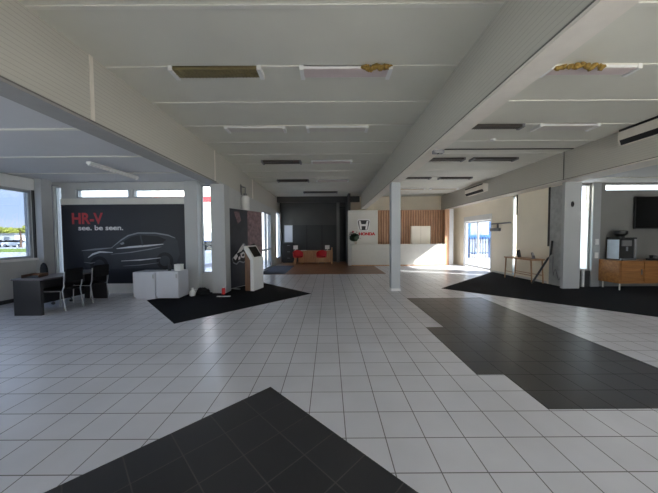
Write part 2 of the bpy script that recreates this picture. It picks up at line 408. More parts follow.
# ceilings (battens are parts of the ceiling)
ce = thing('ceiling', 'flat off-white high ceiling with pale cover battens', 'ceiling', (0, 6, ZC)); ce['kind'] = 'structure'
box(-3.35, 7.2, -3.7, 17.2, ZC, ZC + 0.15).build('ceiling_panel', 'ceiling', ce, True)
ys = [0.84 + 0.955 * k for k in range(0, 16)]
for y in ys:
    box(-3.02, 1.76, y - 0.022, y + 0.022, ZC - 0.014, ZC).build('batten', 'batten', ce, True)
    box(2.03, 6.54, y - 0.022, y + 0.022, ZC - 0.014, ZC).build('batten', 'batten', ce, True)
box(2.03, 6.54, 7.15, 7.19, ZC - 0.02, ZC).build('seam', 'dark_gap', ce, True)
cl = thing('ceiling', 'low grey-white ceiling over the desk bay with cover battens', 'ceiling', (-5.5, 3, ZL)); cl['kind'] = 'structure'
box(-7.8, -3.34, -3.7, 7.6, ZL, ZL + 0.2).build('ceiling_panel', 'ceiling_low', cl, True)
for y in (1.3, 2.55, 3.82, 5.09, 6.36): box(-7.6, -3.34, y - 0.025, y + 0.025, ZL - 0.014, ZL).build('batten', 'batten', cl, True)
cr = thing('ceiling', 'low ceiling over the bay with the television', 'ceiling', (9.3, 3, ZL)); cr['kind'] = 'structure'
box(7.1, 11.8, -3.7, 8.1, ZL, ZL + 0.2).build('ceiling_panel', 'ceiling_low', cr, True)
for y in (3.82, 5.6, 7.2): box(7.12, 11.5, y - 0.025, y + 0.025, ZL - 0.014, ZL).build('batten', 'batten', cr, True)

# beams
def beam(name, x0, x1, z0, y0, y1, label, strips, sof='beam_edge', covers=()):
    b = thing(name, label, 'beam', ((x0 + x1) / 2, y0, z0)); b['kind'] = 'structure'
    box(x0, x1, y0, y1, z0 + 0.02, ZC).build('boarding', 'beam', b, True)
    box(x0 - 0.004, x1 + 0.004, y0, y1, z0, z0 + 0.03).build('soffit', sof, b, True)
    for s in strips: box(*s).build('seam', 'seam_grey', b, True)
    for s in covers: box(*s).build('cover_strip', 'beam_edge', b, True)
    return b
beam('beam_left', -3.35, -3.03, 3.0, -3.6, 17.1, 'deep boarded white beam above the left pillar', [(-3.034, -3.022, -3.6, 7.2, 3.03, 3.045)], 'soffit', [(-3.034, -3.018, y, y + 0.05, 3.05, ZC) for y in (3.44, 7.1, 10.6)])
beam('beam_centre', 1.77, 2.02, 3.05, -3.6, 14.6, 'deep boarded white beam resting on the free-standing column', [(1.762, 1.772, -3.6, 14.6, 3.08, 3.094)])
beam('beam_right', 6.55, 7.12, 3.06, -3.6, 15.5, 'deep boarded white beam along the right wall', [(6.542, 6.552, -3.6, 15.5, 3.085, 3.10), (6.54, 6.552, 7.44, 7.455, 3.1, ZC)])
co = thing('column', 'free-standing square white column in the middle of the tiled floor', 'column', (1.885, 7.58, 0)); co['kind'] = 'structure'
box(1.755, 2.01, 7.44, 7.70, 0, 3.05).build('shaft', 'column', co, True, bevel=0.008)
box(1.745, 2.02, 7.43, 7.71, 0, 0.07).build('skirting', 'white', co, True)

# ------------------------------------------------------------------ left bay
LWIN = (3.4, 6.86, 1.04, 2.76); LW2 = (-2.9, 3.2, 0.5, 2.76)
struct('wall_left', wall_x(XL - 0.2, XL, YF, YLB + 0.2, 0, ZL, [LWIN, LW2]), 'wall_neutral', 'grey side wall with long window behind the desk', 'wall')
window('X', XL - 0.08, *LWIN, 'long window, tint added to dim the view, in the left wall looking out on the yard', 'glass_dimmed', 0.05, 0.1, bars=(5.1,))
window('X', XL - 0.08, *LW2, 'unseen clear window added for daylight further forward in the left wall', 'glass_clear', 0.05, 0.1, bars=(-0.9, 1.2))  # out of view, glazed clear to let in more daylight
struct('trim_1', box(XL, XL + 0.09, YF, 6.9, 0.985, 1.04), 'white', 'white sill ledge under the long left window', 'window sill')
struct('trim_2', box(XL, XL + 0.06, YF, 6.88, 2.78, 3.06), 'white', 'lit tone painted onto the pelmet above the long left window', 'wall_strip')  # plain wall strip that looks lit, its brightness painted white
struct('baseboard_left', box(XL, XL + 0.02, YF, 7.3, 0, 0.09), 'panel_dark', 'dark skirting along the left wall', 'skirting')
struct('pillar', box(XL, XL + 0.22, 6.89, 7.16, 0, ZL), 'pillar', 'grey pillar in the corner behind the desk', 'pillar', bevel=0.006)
struct('trim_3', box(XL, XL + 0.05, 6.86, 6.9, 0.98, 2.8), 'dark_gap', 'dark window jamb beside the corner pillar', 'jamb')

CW1, CW2 = (-7.03, -5.57, 2.66, 2.90), (-5.46, -3.97, 2.66, 2.89)
SW1, SW2 = (-7.62, -7.42, 0.35, 2.98), (-3.57, -3.24, 0.55, 3.0)
struct('wall_back_left', wall_y(YLB, YLB + 0.2, XL - 0.2, -3.0, 0, ZL, [CW1, CW2, SW1, SW2]), 'wall_neutral', 'white end wall of the desk bay behind the car poster', 'wall')
window('Y', YLB + 0.09, *CW1, 'high strip window above the poster, over the red lettering', fw=0.03)
window('Y', YLB + 0.09, *CW2, 'high strip window above the poster, next to the white pillar', fw=0.03)
window('Y', YLB + 0.09, *SW1, 'slim tall window in the corner beside the curtain', fw=0.02)
window('Y', YLB + 0.09, *SW2, 'slim tall window between the two white pillars', fw=0.03, zbars=(1.35,))
struct('pillar', box(-3.93, -3.58, 7.24, 7.42, 0, ZL), 'pillar', 'white pillar at the right end of the car poster', 'pillar', bevel=0.006)
struct('pillar', box(-3.22, -2.84, 7.25, 7.62, 0, 3.0), 'pillar', 'white pillar under the left beam beside the angled display panel', 'pillar', bevel=0.006)
struct('baseboard_back_left', box(-7.4, -3.95, YLB - 0.03, YLB, 0, 0.27), 'white', 'white skirting panel below the car poster', 'skirting')
struct('trim_4', box(-7.42, -3.95, YLB - 0.03, YLB, 2.475, 2.64), 'batten', 'pale rail between the car poster and the strip windows', 'rail')

# curtain in the corner
cu = MB(); n = 26; prof = []
for i in range(n + 1):
    t = i / n; prof.append((-7.635 + 0.10 * t, 7.27 + 0.022 * math.sin(t * 6 * PI)))
back = [(x, y + 0.008) for x, y in reversed(prof)]
cu.prism([(x, y, 0.3) for x, y in prof + back], (0, 0, 2.68))
r = thing('curtain', 'blue-grey curtain drawn aside at the slim corner window', 'curtain', (-7.56, 7.27, 0.3))
cu.build('drape', 'curtain', r, True, smooth=True)
MB().tube([(-7.64, 7.27, 2.99), (-7.36, 7.27, 2.99)], 0.012).build('curtain_rail', 'steel', r, True)

# big car poster : artwork laid out on the poster's own grid
po = thing('poster', 'large charcoal wall poster of a silver car with red and white lettering', 'poster', (-5.69, YLB - 0.01, 0.27))
box(-7.41, -3.965, YLB - 0.03, YLB - 0.005, 0.27, 2.468).build('sheet', 'poster', po, True)
def A(px, py): return (-7.41 + (px - 62) * 0.02778, 2.468 - (py - 205) * 0.0280)
art = MB(); Y0 = YLB - 0.03
def P(pts, k, d):
    art.mi = k; art.prism([(*[A(*p)[0]], Y0, A(*p)[1]) for p in pts], (0, -d, 0))
def S(pts, w, k, d):
    art.mi = k; art.strip([A(*p) for p in pts], w * 0.028, Y0, d)
P([(82,252),(88,249.2),(110,247.5),(121,240),(128,235.5),(138,233),(155,233.2),(170,236),(177,241),(179,255),(176,262),(160,267),(120,269),(100,269),(84,266)], 0, 0.001)
P([(118,247),(124,241),(131,237),(140,235.3),(158,236.5),(166,240),(161,244),(140,246)], 1, 0.002)
for cx, cy, rr in ((98, 265, 9), (164, 261, 8.5)):
    P([(cx + rr*math.cos(2*PI*k/20), cy + rr*math.sin(2*PI*k/20)) for k in range(20)], 1, 0.002)
    P([(cx + rr*.62*math.cos(2*PI*k/20), cy + rr*.62*math.sin(2*PI*k/20)) for k in range(20)], 0, 0.003)
S([(111,247.6),(121,240),(128,235.7),(138,233.2),(155,233.4),(168,235.6),(175,238.5)], 1.3, 3, 0.003)
S([(116,248.6),(130,247.2),(146,246),(163,244.4)], 1.8, 2, 0.003)
S([(110,254.2),(130,252.4),(150,249.2),(161,247)], 0.9, 3, 0.003)
S([(120,261),(140,260),(160,258)], 1.2, 2, 0.003)
S([(122,266),(140,265),(158,263)], 0.7, 3, 0.003)
S([(81,250.5),(95,249.2),(112,247.7)], 1.8, 3, 0.004)
S([(87,257.5),(92,254),(99,251.8),(112,252.4)], 1.7, 2, 0.004)
S([(83,262),(90,263),(94,262)], 1.0, 3, 0.004)
P([(119.5,243.5),(123,242),(124,243.8),(121,245)], 3, 0.004)
P([(139.5,235.6),(141,235.5),(143,245.6),(141.5,245.8)], 0, 0.004)
art.build('car_artwork', ['art_body', 'art_black', 'art_light', 'art_mid'], po, True)
RX = (PI / 2, 0, 0)
lettering('HR-V', 0.42, 'lettering', 'red_letter', po, Vector((-7.12, Y0 - 0.002, 1.945)) - po.location, RX, 0.002, 0.012, width=0.86)['label'] = 'red lettering'
lettering('see. be seen.', 0.19, 'lettering', 'art_white', po, Vector((-6.95, Y0 - 0.002, 1.765)) - po.location, RX, 0.002, 0.004, width=1.24)['label'] = 'white lettering'

# reception-like dark desk in the left bay
DX0, DX1, DY0, DY1 = -6.28, -5.72, 5.23, 6.78
d = thing('desk', 'charcoal office desk standing beside the long window', 'desk', ((DX0 + DX1) / 2, (DY0 + DY1) / 2, 0))
box(DX0 - 0.02, DX1 + 0.06, DY0 - 0.02, DY1 + 0.02, 0.705, 0.735).build('desk_top', 'desk_top', d, True, bevel=0.004)
box(DX0, DX1 - 0.02, DY0, DY0 + 0.06, 0.0, 0.705).build('end_panel', 'desk', d, True, bevel=0.003)
box(DX0, DX1 + 0.02, DY1 - 0.03, DY1, 0.0, 0.705).build('end_panel', 'desk', d, True)
box(DX0, DX0 + 0.03, DY0 + 0.06, DY1 - 0.03, 0.12, 0.705).build('modesty_panel', 'desk', d, True)


def office_chair(loc, rz, label):
    c = thing('office_chair', label, 'chair', loc, rz)
    MB().blob((0, 0, 0.46), (0.24, 0.24, 0.05), 0.05).build('seat', 'black_fabric', c, smooth=True)
    MB().blob((0, 0.22, 0.76), (0.20, 0.04, 0.22), 0.05).build('backrest', 'black_fabric', c, smooth=True)
    MB().tube([(0, 0.16, 0.44), (0, 0.27, 0.5), (0, 0.27, 0.7)], 0.018).build('back_bracket', 'black', c)
    MB().lathe([(0.03, 0.1), (0.03, 0.3), (0.02, 0.31), (0.02, 0.43)]).build('gas_column', 'steel', c, smooth=True)
    b = MB()
    for k in range(5):
        a = 2*PI*k/5; b.tube([(0, 0, 0.11), (0.27*math.cos(a), 0.27*math.sin(a), 0.075)], [0.025, 0.016])
    b.build('star_base', 'steel', c)
    for k in range(5):
        a = 2*PI*k/5
        MB().lathe([(0.032, -0.02), (0.032, 0.02)], (0.27*math.cos(a), 0.27*math.sin(a), 0.032), 12, 'X').build('castor', 'black', c)
    return c
office_chair((-6.56, 6.36, 0), PI - 0.45, 'black office chair with rounded back behind the charcoal desk')

def visitor_chair():
    c = thing('visitor_chair', 'black chair with chrome legs tucked under the desk, nearer its front panel', 'chair')
    MB().obox((0, 0, 0.45), (0.44, 0.43, 0.05)).build('seat', 'black_fabric', c, bevel=0.02)
    MB().obox((0, 0.285, 0.755), (0.42, 0.035, 0.28), 0, -0.06).build('backrest', 'black_fabric', c, bevel=0.015)
    for sx in (-1, 1):
        x = sx * 0.215
        MB().tube([(x, -0.22, 0.012), (x, -0.20, 0.43), (x, -0.17, 0.445)], 0.012).build('leg', 'chrome', c, smooth=True)
        MB().tube([(x, 0.28, 0.012), (x, 0.22, 0.43), (x, 0.255, 0.52), (x, 0.28, 0.84)], 0.012).build('leg', 'chrome', c, smooth=True)
        MB().tube([(x, -0.20, 0.425), (x, 0.19, 0.425)], 0.011).build('side_rail', 'chrome', c, smooth=True)
    MB().tube([(-0.215, -0.195, 0.42), (0.215, -0.195, 0.42)], 0.011).build('front_rail', 'chrome', c, smooth=True)
    return c
vc = visitor_chair(); vc.location = (-5.84, 5.73, 0); vc.rotation_euler.z = -PI / 2 + 0.06
vc['group'] = 'visitor chairs at the charcoal desk'
v2 = copy_tree(vc); v2.location = (-5.84, 6.44, 0); v2.rotation_euler.z = -PI / 2 - 0.05
v2['label'] = 'black chair with chrome legs tucked under the desk, nearer the grey cabinets'

ZD = 0.737
t = thing('document_tray', 'flat dark brown tray lying on the near end of the desk', 'tray', (-6.15, 5.52, ZD))
MB().obox((0, 0, 0.008), (0.26, 0.34, 0.016), 0.4).build('base', 'black', t); 
m_ = MB()
for dx, dy, sx, sy in ((0.125, 0, 0.01, 0.34), (-0.125, 0, 0.01, 0.34), (0, 0.165, 0.26, 0.01)):
    cs, sn = math.cos(0.4), math.sin(0.4); m_.obox((dx*cs - dy*sn, dx*sn + dy*cs, 0.04), (sx, sy, 0.05), 0.4)
m_.build('rim', 'brown', t)
t = thing('desk_phone', 'pale desk telephone on the desk between the two black chairs', 'telephone', (-5.98, 6.12, ZD), 0.4)
MB().prism([(-0.08, -0.08, 0), (-0.08, 0.08, 0), (-0.08, 0.08, 0.05), (-0.08, -0.08, 0.02)], (0.16, 0, 0)).build('body', 'grey_plastic', t)
MB().tube([(-0.05, -0.08, 0.05), (-0.05, 0.08, 0.075)], 0.018).build('handset', 'grey_plastic', t)

# grey cabinets under the poster
def cabinet(x0, x1, h, y0, y1, label):
    c = thing('cabinet', label, 'cabinet', ((x0 + x1) / 2, (y0 + y1) / 2, 0), group='grey cabinets under the poster')
    box(x0, x1, y0 + 0.02, y1, 0.05, h).build('body', 'cab_grey', c, True, bevel=0.003)
    box(x0 + 0.02, x1 - 0.02, y0 + 0.05, y1, 0.0, 0.05).build('plinth', 'cab_grey', c, True)
    dd = box(x0 + 0.004, x1 - 0.004, y0, y0 + 0.019, 0.055, h - 0.004).build('door', 'cab_grey', c, True, bevel=0.003)
    box(x1 - 0.05, x1 - 0.03, y0 - 0.02, y0, h - 0.16, h - 0.06).build('handle', 'alu', dd, True)
cabinet(-4.94, -4.385, 0.68, 6.63, 7.12, 'light grey low cabinet with an empty top, under the poster')
cabinet(-4.365, -3.80, 0.69, 6.63, 7.12, 'light grey low cabinet carrying a white box and dark bottles')
t = thing('carton', 'small white carton on top of the grey cabinet by the pillar', 'box', (-3.90, 6.86, 0.69))
box(-0.085, 0.085, -0.07, 0.07, 0, 0.16).build('body', 'white', t, bevel=0.003)
box(-0.088, 0.088, -0.073, 0.073, 0.145, 0.165).build('lid', 'white', t)
for i, (x, y, h, lb) in enumerate(((-4.12, 6.82, 0.22, 'taller dark bottle on the grey cabinet left of the white carton'), (-4.02, 6.90, 0.15, 'shorter dark bottle on the grey cabinet next to the white carton'))):
    t = thing('bottle', lb, 'bottle', (x, y, 0.69), group='dark bottles on the grey cabinet')
    MB().lathe([(0.035, 0), (0.037, 0.01), (0.037, h*.62), (0.014, h*.8), (0.014, h*.92)], (0,0,0), 14).build('body', 'art_navy', t, smooth=True)
    MB().lathe([(0.017, h*.92), (0.017, h)], (0,0,0), 12).build('cap', 'black', t)

# clutter by the pillars
t = MB(); t.blob((-3.40, 7.08, 0.09), (0.17, 0.10, 0.10), 0.5, 4, 3, 2.0); 
tag(t.build('bag', 'black_fabric', smooth=True), 'crumpled black bag on the carpet below the slim window', 'bag')
t = thing('jug', 'white plastic jug on the carpet beside the grey cabinet', 'jug', (-3.60, 6.93, 0.008))
MB().lathe([(0.06, 0), (0.075, 0.02), (0.075, 0.11), (0.03, 0.16), (0.025, 0.19)], (0,0,0), 16).build('body', 'white', t, smooth=True)
MB().lathe([(0.03, 0.19), (0.03, 0.21)], (0,0,0), 12).build('lid', 'white', t)
MB().tube([(0.03, 0, 0.17), (0.09, 0, 0.16), (0.10, 0, 0.11), (0.072, 0, 0.07)], 0.01).build('handle', 'white', t, smooth=True)
t = thing('canister', 'small red canister standing on the carpet at the foot of the display panel', 'canister', (-2.86, 7.12, 0.008))
MB().lathe([(0.045, 0), (0.047, 0.01), (0.047, 0.15), (0.03, 0.17)], (0,0,0), 16).build('body', 'red_paint', t, smooth=True)
MB().lathe([(0.022, 0.17), (0.022, 0.20)], (0,0,0), 12).build('cap', 'white', t, smooth=True)
t = tag(MB().obox((-2.74, 6.82, 0.016), (0.34, 0.05, 0.016), 0.05).build('floor_bracket', 'white'), 'white flat bar lying on the carpet in front of the display panel', 'bar')

# ------------------------------------------------------------------ far left wall of the nave
DL = (11.75, 13.7, 0.0, 2.75); WL = (15.0, 16.3, 0.3, 3.0)
struct('wall_nave_left', wall_x(XW - 0.2, XW, 7.6, 16.7, 0, 3.05, [DL, WL]), 'wall_neutral', 'white wall behind the angled display panel', 'wall')
dr = window('X', XW - 0.06, *DL, 'far glazed door in the white wall beyond the kiosk', 'glass_door', 0.07, 0.1, bars=(12.7,), cat='door', name='door_1', zbars=(0.95,))
window('X', XW - 0.06, *WL, 'tall narrow window at the far end of the white wall', 'glass_clear', 0.06)
struct('trim_5', box(XW, XW + 0.012, 7.82, 7.90, 2.45, 2.95), 'dark_gap', 'dark narrow slot in the wall beside the pillar top', 'slot')

# angled display panel
a0, a1 = Vector((-2.885, 7.66, 0)), Vector((-2.28, 9.05, 0)); dv = (a1 - a0); L = dv.length; ang = math.atan2(dv.y, dv.x)
pn = thing('display_panel', 'angled printed display panel standing on the black carpet behind the kiosk', 'display panel', a0, ang)
box(0, L, 0, 0.05, 0.03, 2.40).build('board', 'pillar', pn)
box(0.02, 0.52 * L, -0.004, 0, 0.05, 2.385).build('print', 'art_navy', pn)['label'] = 'dark navy print'
box(0.52 * L, L - 0.01, -0.004, 0, 0.05, 2.385).build('print', 'art_purple', pn)['label'] = 'mauve and brown print'
ar = MB()
def Q(pts, k, d): ar.mi = k; ar.prism([(x, -0.004, z) for x, z in pts], (0, -d, 0))
Q([(0.10,0.92),(0.24,1.10),(0.40,1.16),(0.56,1.36),(0.66,1.34),(0.74,1.10),(0.80,0.92),(0.70,0.78),(0.56,0.74),(0.40,0.80),(0.28,0.72),(0.14,0.78)], 3, 0.0015)
Q([(0.12,0.98),(0.26,1.12),(0.42,1.20),(0.62,1.14),(0.76,1.02),(0.72,0.86),(0.58,0.78),(0.40,0.84),(0.26,0.76),(0.14,0.82)], 1, 0.002)
Q([(0.30,1.06),(0.42,1.20),(0.52,1.30),(0.60,1.34),(0.62,1.24),(0.50,1.12)], 0, 0.003)
Q([(0.14,0.94),(0.28,1.06),(0.34,0.98),(0.24,0.86)], 0, 0.003)
Q([(0.44,1.04),(0.58,1.10),(0.68,1.00),(0.60,0.90),(0.48,0.92)], 0, 0.003)
Q([(0.50,1.00),(0.58,1.04),(0.62,0.98),(0.54,0.95)], 1, 0.004)
Q([(0.36,0.94),(0.44,0.98),(0.44,0.88),(0.36,0.86)], 0, 0.003)
Q([(0.2,2.30),(0.42,2.32),(0.5,2.05),(0.36,1.95)], 2, 0.002)
Q([(0.9,1.30),(1.12,1.34),(1.14,1.22),(0.92,1.18)], 1, 0.002)
Q([(1.0,1.9),(1.3,2.0),(1.32,1.6),(1.05,1.5)], 2, 0.002)
ar.build('artwork', ['art_white', 'art_black', 'art_purple', 'art_mid'], pn)
for x in (0.15, L - 0.2): box(x, x + 0.06, -0.2, 0.045, 0.008, 0.03).build('foot', 'alu', pn)

# kiosk
kp = [(-2.15, 7.49), (-2.005, 8.05)]; ka = math.atan2(kp[1][1] - kp[0][1], kp[1][0] - kp[0][0]); kw = math.hypot(kp[1][0] - kp[0][0], kp[1][1] - kp[0][1])
k = thing('kiosk', 'white information kiosk with sloping black screen on the black carpet', 'kiosk', (kp[0][0], kp[0][1], 0.008), ka)
# local x along the front, local y towards the back (positive = away from viewer aisle)
kprof = [(0.0, 0.0), (0.0, 0.92), (0.24, 1.29), (0.29, 1.27), (0.29, 1.18), (0.10, 0.88), (0.10, 0.0)]
MB().prism([(0, y, z) for y, z in kprof], (kw, 0, 0)).build('shell', 'white', k, bevel=0.006)
MB().prism([(0.02, y, z) for y, z in [(0.10, 0.0), (0.10, 0.87), (0.28, 1.16), (0.28, 0.0)]], (kw - 0.04, 0, 0)).build('inner_body', 'brown', k)['label'] = 'brown wood-effect body'
sl = Vector((0.24, 0.37)).normalized(); nr = Vector((-sl.y, sl.x))
def kpt(s, e): return (0.0 + sl.x * s + nr.x * e, 0.92 + sl.y * s + nr.y * e)
q = [kpt(0.05, 0.0), kpt(0.40, 0.0), kpt(0.40, 0.006), kpt(0.05, 0.006)]
MB().prism([(0.10, y, z) for y, z in q], (kw - 0.16, 0, 0)).build('screen', 'screen', k)['label'] = 'black glossy screen'

# wall light above the display panel
w = thing('wall_lamp', 'white cylinder lamp on a dark bracket above the display panel', 'lamp', (-2.83, 9.05, 2.38))
MB().lathe([(0.125, 0.0), (0.135, 0.01), (0.135, 0.52), (0.10, 0.56)], (0,0,0), 20).build('lamp_shade', 'white', w, smooth=True)
MB().lathe([(0.06, 0.56), (0.06, 0.64)], (0,0,0), 14).build('socket', 'grey_plastic', w, smooth=True)
MB().tube([(0, 0, 0.62), (0, 0, 0.84), (-0.13, 0, 0.88)], 0.022).build('bracket', 'steel', w)
box(-0.15, -0.13, -0.05, 0.05, 0.6, 0.95).build('mounting_plate', 'grey_plastic', w)

# ------------------------------------------------------------------ dark far end
struct('wall_back', wall_y(16.5, 16.7, -3.17, 1.3, 0, ZC, []), 'wall_dark', 'dark grey end wall behind the red chairs', 'wall')
struct('wall_partition', box(1.04, 1.16, 14.2, 16.5, 0, ZC), 'wall_dark', 'dark partition behind the reception wall', 'wall')
struct('beam_back', box(-2.97, 1.77, 15.3, 15.6, 3.55, ZC), 'wall_dark', 'dark bulkhead under the ceiling at the far end', 'beam')
struct('column', box(0.47, 0.64, 15.9, 16.05, 0, ZC), 'wall_grey', 'slim grey post in front of the dark end wall', 'column')
pw = thing('wall_panelling', 'charcoal door-height panels on the dark end wall', 'panelling', (-0.6, 16.45, 0)); pw['kind'] = 'structure'
for x0, x1 in ((-2.25, -1.40), (-1.34, -0.46), (-0.40, 0.42)):
    box(x0, x1, 16.44, 16.5, 0.02, 2.28).build('panel', 'panel_dark', pw, True)
for x in (-1.37, -0.43): box(x - 0.03, x + 0.03, 16.42, 16.5, 0.02, 2.28).build('post', 'black', pw, True)
t = thing('whiteboard', 'grey-white board on the dark wall above the black cabinet', 'board', (-2.5, 16.47, 1.25))
box(-2.74, -2.27, 16.45, 16.5, 1.25, 2.25).build('surface', 'cab_grey', t, True)
m_ = MB().box(-2.77, -2.74, 16.44, 16.5, 1.22, 2.28).box(-2.27, -2.24, 16.44, 16.5, 1.22, 2.28).box(-2.74, -2.27, 16.44, 16.5, 2.25, 2.28).box(-2.74, -2.27, 16.44, 16.5, 1.22, 1.25)
m_.build('frame', 'alu', t, True)
t = thing('filing_cabinet', 'black filing cabinet standing below the grey-white board', 'cabinet', (-2.4, 16.1, 0.006))
box(-2.78, -2.06, 15.85, 16.4, 0.006, 1.19).build('body', 'black', t, True, bevel=0.01)
for z in (0.05, 0.43, 0.81):
    dd = box(-2.75, -2.09, 15.83, 15.85, z, z + 0.35).build('drawer', 'black', t, True)
    box(-2.5, -2.34, 15.81, 15.83, z + 0.22, z + 0.25).build('handle', 'steel', dd, True)
st_ = MB()
for i in range(7): st_.box(0.68 + i * 0.05, 0.70 + i * 0.05, 16.40, 16.44, 0.05, 3.3)
cu = thing('curtain', 'black vertical blind in the dark opening next to the reception wall', 'blind', (0.85, 16.42, 0.05))
st_.build('slats', 'panel_dark', cu, True); box(0.65, 1.03, 16.38, 16.46, 3.3, 3.36).build('head_rail', 'black', cu, True)

# desk with red chairs
t = thing('desk', 'pale timber desk behind the two red chairs at the far end', 'desk', (-0.95, 15.35, 0.006))
box(-2.0, 0.20, 15.0, 15.7, 0.72, 0.76).build('desk_top', 'timber', t, True, bevel=0.004)
box(-1.75, 0.10, 15.12, 15.15, 0.08, 0.72).build('front_panel', 'timber', t, True)
box(0.12, 0.20, 14.98, 15.7, 0.006, 0.92).build('side_panel', 'timber', t, True)
box(-1.98, -1.92, 15.02, 15.68, 0.006, 0.72).build('side_panel', 'timber', t, True)
def tub_chair(loc, rz, label):
    c = thing('tub_chair', label, 'chair', loc, rz, 'red chairs at the far desk')
    MB().lathe([(0.10, 0.40), (0.24, 0.41), (0.25, 0.45), (0.20, 0.48)], (0,0,0), 20).build('seat', 'red', c, smooth=True)
    sh = MB(); n = 16; inn, outt, top_i, top_o = [], [], [], []
    for i in range(n + 1):
        a = -0.35 + (PI + 0.7) * i / n; hh = 0.64 + 0.16 * math.sin(min(max(a, 0), PI))
        for r_, L_ in ((0.235, inn), (0.27, outt)): L_.append(sh.bm.verts.new((r_ * math.cos(a), r_ * math.sin(a), 0.42)))
        for r_, L_ in ((0.26, top_i), (0.295, top_o)): L_.append(sh.bm.verts.new((r_ * math.cos(a), r_ * math.sin(a), hh)))
    for i in range(n):
        for p_, q_ in ((inn, top_i), (top_i, top_o), (top_o, outt), (outt, inn)):
            sh.bm.faces.new((p_[i], p_[i+1], q_[i+1], q_[i]))
    for i in (0, n): sh.bm.faces.new((inn[i], top_i[i], top_o[i], outt[i]))
    sh.build('backrest', 'red', c, smooth=True)
    for sx in (-1, 1):
        for sy in (-1, 1):
            MB().tube([(sx * 0.14, sy * 0.14, 0.41), (sx * 0.23, sy * 0.23, 0.0)], [0.022, 0.013]).build('leg', 'timber', c, smooth=True)
    return c
tub_chair((-1.72, 14.66, 0.006), PI + 0.3 + PI, 'red tub chair at the end of the far desk near the black filing cabinet')
tub_chair((-0.42, 14.55, 0.006), PI + PI - 0.15, 'red tub chair at the far desk on the side of the slim grey post')
for x, lb in ((-1.93, 'white monitor at the far desk end next to the filing cabinet'), (-0.10, 'white monitor on the far desk beside its raised side panel')):
    t = thing('monitor', lb, 'monitor', (x, 15.30, 0.762), group='white monitors on the far desk')
    box(-0.13, 0.13, -0.02, 0.02, 0.07, 0.30).build('screen_housing', 'white', t, bevel=0.006)
    box(-0.12, 0.12, 0.02, 0.023, 0.08, 0.29).build('screen', 'screen', t)
    box(-0.02, 0.02, -0.01, 0.01, 0.012, 0.08).build('stand', 'white', t)
    box(-0.08, 0.08, -0.06, 0.06, 0, 0.012).build('base', 'white', t)
t = tag(box(-1.62, -1.30, 15.15, 15.36, 0.762, 0.782).build('paper_stack', 'white', bevel=0.002), 'white papers lying on the far timber desk', 'papers')

# ------------------------------------------------------------------ reception
YB = 15.5
struct('wall_reception_back', box(1.16, 7.2, YB, YB + 0.2, 0, ZC), 'wall_cream', 'cream end wall above the timber slats', 'wall')
lw = struct('wall_logo', box(1.02, 2.60, 14.1, 14.22, 0, 2.94), 'wall', 'cream freestanding wall carrying the emblem sign', 'wall')
sl_ = thing('slat_wall', 'timber slat screen behind the reception counter', 'slat wall', (4.4, 14.55, 0))
box(2.60, 6.34, 14.56, 14.62, 0.0, 2.98).build('backing', 'slat_back', sl_, True)
x = 2.62; m_ = MB()
while x < 6.32:
    m_.box(x, x + 0.085, 14.50, 14.56, 0.0, 2.98); x += 0.135
m_.build('slats', 'slat', sl_, True)
struct('wall_nib', box(6.36, 6.62, 14.1, 15.5, 0, 2.98), 'white', 'white end panel beside the timber slats', 'wall')
rc = thing('reception_counter', 'long white reception counter in front of the timber slats', 'counter', (3.6, 13.95, 0))
box(1.16, 6.10, 13.86, 14.09, 0.06, 1.10).build('front', 'counter', rc, True)
box(1.18, 6.08, 13.89, 14.09, 0.0, 0.06).build('plinth', 'timber', rc, True)
box(2.61, 6.10, 14.09, 14.30, 0.0, 1.10).build('back_shelf', 'counter', rc, True)
box(1.13, 6.13, 13.83, 14.09, 1.10, 1.14).build('counter_top', 'counter', rc, True, bevel=0.004)
box(6.12, 6.34, 13.98, 14.08, 0.0, 2.95).build('end_post', 'slat', rc, True)['label'] = 'timber end post'
t = thing('cupboard', 'plain cream cupboard standing in front of the timber slats', 'cupboard', (4.97, 14.4, 0))
box(4.45, 5.48, 14.32, 14.48, 0.0, 2.10).build('body', 'wall_cream', t, True, bevel=0.004)
box(4.955, 4.965, 14.312, 14.32, 0.1, 2.08).build('door_gap', 'vase', t, True)
# emblem and lettering
sg = thing('wall_sign', 'silver and dark grey emblem with red lettering on the cream reception wall', 'sign', (1.86, 14.1, 1.86))
def E2(x, z): return (1.84 + x * 1.12, 14.1, 2.15 + z * 1.12)
def rr(w, h, wt, r, n=6):
    out = []
    for cx, cz, a0_ in ((w - r, h - r, 0), (-w + r, h - r, PI/2), (-wt + r, -h + r, PI), (wt - r, -h + r, 1.5*PI)):
        for i in range(n + 1):
            a = a0_ + (PI/2) * i / n; out.append((cx + r * math.cos(a), cz + r * math.sin(a)))
    return out
o_, i_ = rr(0.32, 0.28, 0.25, 0.1), rr(0.275, 0.235, 0.205, 0.08)
MB().prism([E2(*p) for p in o_], (0, -0.02, 0)).build('plate', 'panel_dark', sg, True)['label'] = 'dark grey backing plate'
rg = MB(); va = [[rg.bm.verts.new(Vector(E2(*p)) + Vector((0, dy, 0))) for p in L_] for L_ in (o_, i_) for dy in (-0.02, -0.045)]
n = len(o_)
for i in range(n):
    j = (i + 1) % n
    for p_, q_ in ((va[0], va[1]), (va[1], va[3]), (va[3], va[2])): rg.bm.faces.new((p_[i], p_[j], q_[j], q_[i]))
rg.build('ring', 'white', sg, True)['label'] = 'silver-white rounded ring'
hh = [(-0.23, 0.21), (-0.15, 0.21), (-0.105, 0.045), (0.105, 0.045), (0.15, 0.21), (0.23, 0.21), (0.165, -0.21), (0.085, -0.21), (0.10, -0.045), (-0.10, -0.045), (-0.085, -0.21), (-0.165, -0.21)]
hm = MB()
